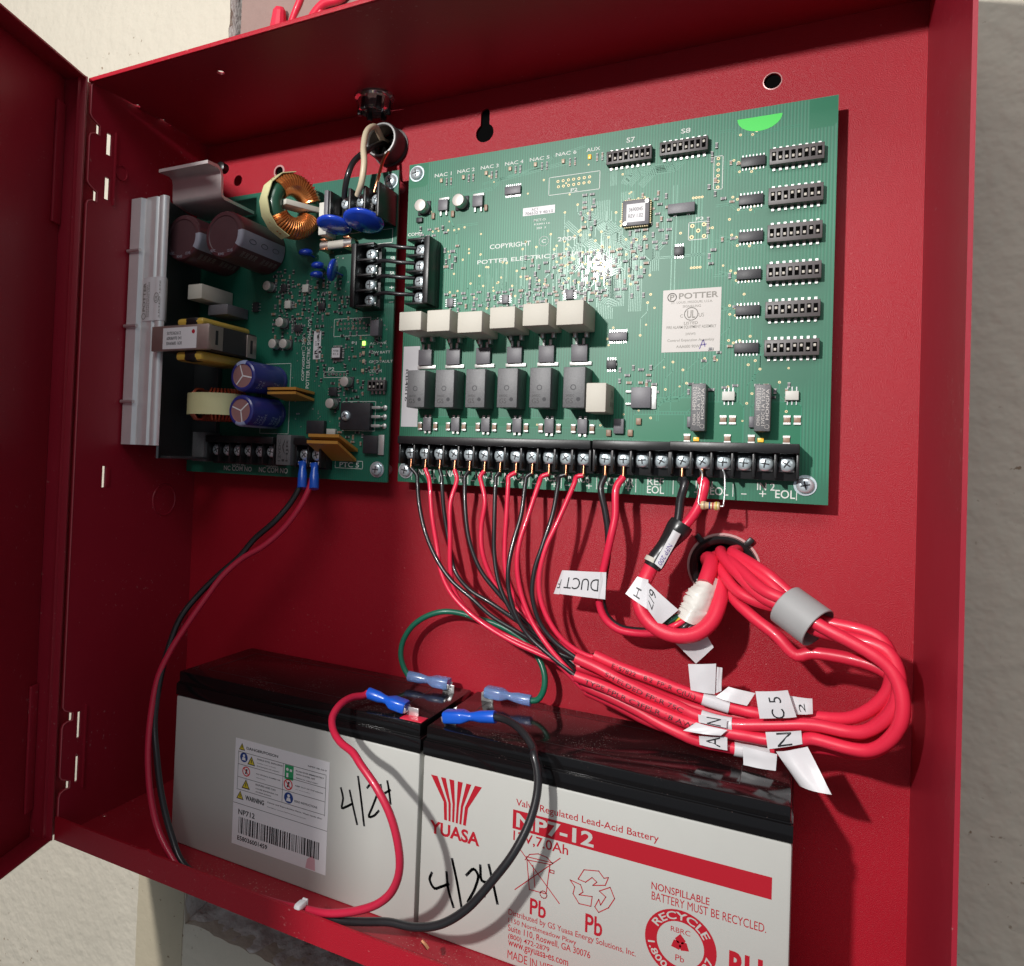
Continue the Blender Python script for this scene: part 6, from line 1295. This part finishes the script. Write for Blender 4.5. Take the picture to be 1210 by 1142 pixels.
LAB = {'A': 'uppermost red cable of the bundle, its jacket starting furthest right', 'B': 'thick straight red cable running out right under the NAC 5 flag', 'C': 'red cable mostly hidden between the upper two of the bundle',
       'D': 'red cable along the bundle front wrapped with an N label at right', 'E': 'lowest red cable of the bundle, nearest the battery lid, labelled A', 'F': 'red cable at the back of the bundle beside the lowest one'}
CAB = {}
for k in 'ABCDEF':
    t = thing('alarm_cable', LAB[k], 'cable', (272.7, -2, 166), 'red alarm cables in the bundle'); CAB[k] = t
    tube('jacket', JK[k], (lambda u, o=ord(k): 2.55*(1+.045*noise.noise(Vector((u*60, o, 0)))+.03*noise.noise(Vector((u*190, o, 3))))), JRED, t, 12)
    bk, rd = PAIR[k]
    tube('black_conductor', W[bk], 1.12, WBLK, t); tube('red_conductor', W[rd], 1.22, WRED, t)
    for q in PAIR[k]:
        p = Vector(W[q][0]); tube('bare_end', [p+Vector((0, .8, 6.5)), p+Vector((0, .4, 3)), p+Vector((0, 0, -.6))], .66, BARECU, t, 8)
text_along(CAB['A'], JK['A'], 'E157822  18/2  FPLR  C(UL)', 2.6, .04, .2, 3.0); text_along(CAB['B'], JK['B'], 'SHIELDED FPLR 75C', 2.6, .06, .2, 3.0); text_along(CAB['D'], JK['D'], 'TYPE FPLR C3FPLR 18 AWG', 2.6, .02, .22, 3.0); text_along(CAB['D'], JK['D'], 'D 75C', 2.6, .33, .37, 3.0)
# sleeve round the four cables near the bushing
gs = thing('cable_sleeve', 'grey sleeve gripping the red cables right of the bushing', 'sleeve', (304, -36, 150))
s0, s1 = Vector((298.9,-36,163.9)), Vector((310.6,-43,156.9)); d = (s1-s0).normalized(); sd = Vector((0, -1, 0)).cross(d).normalized(); fr = d.cross(sd)
mb = MB(); mb.lathe([(8.0, 0), (8.4, .4), (8.4, (s1-s0).length), (8.0, (s1-s0).length+.2)], s0, (sd*1.05, fr*.95, d), n=22, cap=False); mb.build('sleeve', GREYS, gs, smooth=30)
# flags and wraps of the bundle
flag(CAB['A'], ((262.1,-33,132.7), (273.3,-33,134.7), (273.2,-33,121.6), (263.5,-33,121.6)), seed=1); flag(CAB['A'], ((273.2,-31,133.1), (275.7,-31,132.9), (275.6,-31,123), (272.8,-31,121.5)), seed=2)
wrap(CAB['A'], JK['A'], .208, .268, 3.0); flag(CAB['A'], ((278.3,-31,125.2), (288.6,-30,124.1), (285.7,-32,118.8), (273.3,-33,120.4)), seed=3)
wrap(CAB['B'], JK['B'], .215, .282, 3.05); flag(CAB['B'], ((266.7,-40,110.2), (278.9,-40,109.6), (276.5,-41,107.1), (261.8,-41,106.2)), seed=4)
flag(CAB['B'], ((267.4,-39.5,113.7), (278.6,-39.5,113.7), (278.5,-39.5,110.3), (267.7,-39.5,110.5)), text_s='N', rot=3, box_=(.30, .80, .05, .95), curl=.5, seed=5)
flag(CAB['D'], ((289,-41,127.7), (300.7,-41,130.2), (304.1,-41,120.1), (290.9,-41,117.1)), text_s='C 5', rot=1, box_=(.36, .72, .20, 1.02), seed=6)
flag(CAB['C'], ((301.2,-37,127.1), (309.5,-37,127.4), (309.8,-37,121.5), (303.7,-37,120)), text_s='2', rot=1, box_=(.30, .62, .35, .85), seed=7)
flag(CAB['D'], ((293.1,-40,111.6), (305.8,-41,115.1), (306.4,-41,109.9), (294.1,-40,104.9)), text_s='N', rot=3, box_=(.30, .72, .05, .95), curl=.6, seed=8); flag(CAB['D'], ((297.1,-40,104.7), (308.2,-41,109.3), (316.6,-46,94.4), (305.7,-43,93.9)), curl=2.2, seed=9)
wrap(CAB['E'], JK['E'], .262, .325, 3.1); flag(CAB['E'], ((267.8,-38,104.2), (278.8,-38,106.3), (279,-38,100.5), (268.2,-38,100.6)), text_s='A', rot=1, box_=(.25, .75, .05, .85), curl=.5, seed=10); flag(CAB['E'], ((284.8,-37,103.4), (297.5,-37,102.7), (297.2,-38,96.2), (285.2,-37,95.6)), seed=11)
# duct detector pair
dc = thing('detector_cable', 'red and black wire pair bearing an upside-down DUCT flag', 'cable', (272, -2, 166))
tube('red_conductor', [(229.5, -19.6, 212.6), (227,-22,207.9), (227.2,-24,194.2), (225.6,-25,183.7), (223.4,-24,172.8), (220.9,-22,160.7), (220.6,-21,152), (223.1,-20,145.3), (229.2,-20,140.9), (237.3,-19,140), (245.9,-17,140.9), (256.1,-13,143.9), (264.9,-8,157.7), (268, -3, 168), (268, 1.2, 169)], 1.75, WRED, dc)
tube('black_conductor', [(221.0, -19.6, 212.6), (219.7,-22,207.5), (222.4,-23,196), (224,-23,186.5), (224,-22,175.9), (222.3,-20,163.8), (221.6,-19,152.9), (224,-18,145.6), (229.9,-18,141.6), (237.7,-16,140.8), (246.4,-14,141.7), (256.8,-11,144.7), (264.3,-7,157.5), (270, -3, 167), (270, 1.2, 168)], 1.55, WBLK, dc)
for x, q in ((229.5, (227.1,-21,216.3)), (221.0, (218.9,-21,216))): tube('bare_end', [(x, -18.8, 219.5), (x, -19.2, 216), (x, -19.6, 212)], .8, BARECU, dc, 8)
flag(dc, ((204.7,-26,166.7), (224.6,-27,168), (224.5,-27,155.4), (202.6,-26,155.2)), text_s='DUCT', rot=2, box_=(.06, .84, .27, .74), curl=.6, seed=12); flag(dc, ((203.2,-25,166.5), (204.7,-26,166.7), (202.5,-26,155), (199.2,-24,154.6)), text_s='F', rot=2, box_=(.25, .8, .38, .75), curl=.3, seed=13)
flag(dc, ((222,-27.4,167.8), (224.4,-25.5,167.7), (224.3,-25.5,155), (221.3,-27.4,155.7)), curl=.5, seed=14)
# input cable: fat loop with tape and flag
ic = thing('input_cable', 'fat red looped cable with black tape and white flag', 'cable', (270, -2, 166))
loop = [(244.6,-27,172.7), (243.1,-30,168.3), (241,-33,162.4), (241.6,-35,155.8), (244.8,-36,150.4), (250.7,-37,146.5), (258.2,-37,145.1), (265.1,-35,146.7), (270.5,-31,151.6), (273,-26,158.4), (273.2,-20,165.4), (270.3,-14,171.4), (268.8,-9,174.8), (270, -3, 177), (270, 1.2, 175)]
tube('jacket', loop, 3.3, JRED, ic, 14)
tp_ = [(256.7,-23,193), (254.3,-24,188.9), (250.8,-25,183.3), (247.2,-26,176.9), (244.8,-27,172.4)]
MB().tube(tp_, lambda t: 5.2-1.6*t+.5*math.sin(t*9), 14).build('black_tape', TAPEB, ic)
flag(ic, ((254,-30.5,190.5), (257.1,-29.5,188.7), (249.6,-31.5,172.7), (246.7,-32,175)), text_s='NFP 200', rot=3, box_=(.30, .85, .36, .94), curl=.5, seed=15, tm=INKP)
wrap(ic, [(245.9,-26.5,176.3), (245,-27,174.3), (243.6,-28,171.2)], .05, .7, 4.0, CERAM, 'tan_tape')
tube('red_conductor', [(264.1, -19.6, 212.6), (265.6,-22.5,211.9), (264.6,-23,204.8), (262.5,-23.5,199.2), (259.3,-23.5,194), (256.6,-24,190.3)], 2.2, WRED, ic)
tube('black_conductor', [(255.6, -19.6, 212.6), (257.3,-22.5,211.5), (255.8,-23,204.3), (255.4,-23.5,198.2), (254.9,-24,193.2), (254.3,-24,189.6)], 2.0, WBLK, ic)
for x, q in ((264.1, (265.8,-22,217.4)), (255.6, (258.5,-22,217.1))): tube('bare_end', [(x, -18.8, 219.5), (x, -19.2, 216), (x, -19.6, 212)], .9, BARECU, ic, 8)
flag(ic, ((240,-35,168.7), (244.7,-34.5,167.7), (245.3,-39.5,155.5), (235.6,-38,160.9)), text_s='H', rot=3, box_=(.30, .62, .45, .85), curl=.6, seed=16)
flag(ic, ((244.6,-36,166.8), (257.8,-35.5,156.1), (250.7,-38,148.8), (245.2,-40,156.1)), text_s='6/7', rot=3, box_=(.08, .34, .12, .85), curl=.8, seed=17)
flag(ic, ((255.6,-29,140.6), (268.7,-28,145.4), (271.7,-27,140.3), (264.7,-27,132)), curl=.8, seed=18)
# second cable from the bushing, white tape and cut-back conductors
tcb = thing('taped_cable', 'red cable stub wrapped in torn white tape with coloured conductors', 'cable', (262, -2, 166))
tube('jacket', [(266, 1.2, 174), (266, -3, 176), (268.7,-14,175.8), (268.3,-20,171.9), (267.1,-24,167.2)], 3.4, JRED, tcb, 12)
def torn_tape(Lp, Rp, bul, sd):
    """strip of tape lapped over the cable, torn along its left edge"""
    mb = MB(); v = []; f = []; m, n = 44, 14
    def on(P, t):
        q = t*(len(P)-1); k = min(len(P)-2, int(q)); return Vector(P[k]).lerp(Vector(P[k+1]), q-k)
    for off in (0, 1):
        for j in range(m+1):
            t = j/m; l, r = on(Lp, t), on(Rp, t); jag = 1.3*noise.noise(Vector((t*14, sd, 0)))+.9*noise.noise(Vector((t*41, sd, 2)))
            l = l+(l-r).normalized()*jag
            for i in range(n+1):
                s_ = i/n; p = l.lerp(r, s_)
                y = bul*math.sin(math.pi*min(1, s_*1.05))**.7+.55*noise.noise(Vector((s_*3.2, t*5.5, sd)))+.35*noise.noise(Vector((s_*2+t*9, t*3, sd+4)))
                v.append(p+Vector((0, -y+off*.3, 0)))
    N0 = (m+1)*(n+1)
    for j in range(m):
        for i in range(n): k = j*(n+1)+i; f += [(k, k+n+1, k+n+2, k+1), (N0+k, N0+k+1, N0+k+n+2, N0+k+n+1)]
    for j in range(m): f += [(j*(n+1), N0+j*(n+1), N0+(j+1)*(n+1), (j+1)*(n+1)), (j*(n+1)+n, (j+1)*(n+1)+n, N0+(j+1)*(n+1)+n, N0+j*(n+1)+n)]
    for i in range(n): f += [(i, i+1, N0+i+1, N0+i), (m*(n+1)+i, N0+m*(n+1)+i, N0+m*(n+1)+i+1, m*(n+1)+i+1)]
    mb.add(v, f); mb.build('white_tape', TAPEW, tcb, smooth=60)
torn_tape([(266.2,-19,173.1), (263.5,-23,167.1), (260.9,-26,164.7), (258.8,-28,160.4), (257.9,-30,157), (256.3,-31,153.3)], [(272.8,-20,168.9), (272.2,-22,166.6), (270.7,-26,161.5), (269.7,-28,157.8), (268.6,-30,154.4), (266.2,-31,149.1)], 4.0, 1.0)
torn_tape([(266.9,-18,171.5), (264.2,-22,165.6), (262,-25,162.8), (259.8,-27,158.3), (258.6,-28,155.4), (256.9,-29,151.8)], [(272.2,-19,167.7), (271.6,-22,164.5), (270.2,-25,159.8), (269.4,-27,156.1), (268,-29,152.8), (265.5,-30,148.3)], -2.5, 7.0)
for a, b, m in (((257.2,-31,152.7), (250.5,-33,148.2), WGRN), ((258.7,-32,151.6), (255.7,-33,147.4), WYEL), ((260.2,-33,151.5), (254,-34,147.4), WRED), ((262.1,-33,150.8), (258.6,-34,147.1), WBLK), ((263.8,-32,150.1), (260.4,-33,147.1), WBLK), ((265.6,-31,149.6), (261.7,-33,146.8), WYEL)):
    tube('conductor', [a, Vector(a).lerp(Vector(b), .5)+Vector((0, -1, 0)), b], 1.35, m, tcb)
# end-of-line resistor
er = thing('line_resistor', 'tan banded resistor hanging below the IN 1 terminals', 'resistor', (260, -24, 195))
a, b = (264.4,-26,201.8), (272.6,-26,202); L = b[0]-a[0]; zc = (a[2]+b[2])/2
mb = MB(); mb.lathe([(.5, 0), (1.7, .3), (1.95, 1.0), (1.9, 2.0), (1.55, 2.8), (1.55, L-2.8), (1.9, L-2.0), (1.95, L-1), (1.7, L-.3), (.5, L)], (a[0], -26, zc), 'x+', n=18); ro = mb.build('body', REST, er)
for x, m in ((1.5, SMDB), (3.6, SYMB), (5.0, INKR), (6.4, SYMY), (L-1.4, GOLD)):
    MB().lathe([(1.62 if 2.8 < x < L-2.8 else 1.97, 0), (1.62 if 2.8 < x < L-2.8 else 1.97, .6)], (a[0]+x, -26, zc), 'x+', n=18).build('colour_band', m, ro)
tube('lead', [(b[0], -26, zc), (b[0]+1.2, -26, zc+.2), (273.9,-26,203.3), (274.1,-25,206.9), (273.7,-23,216), (272.7, -20.5, 218)], .38, TIN, er, 8)
tube('lead', [(a[0], -26, zc), (263.7,-26,202.6), (263.8,-25,206.3), (264.6,-23,215.6), (263.4, -21, 218)], .38, TIN, er, 8)
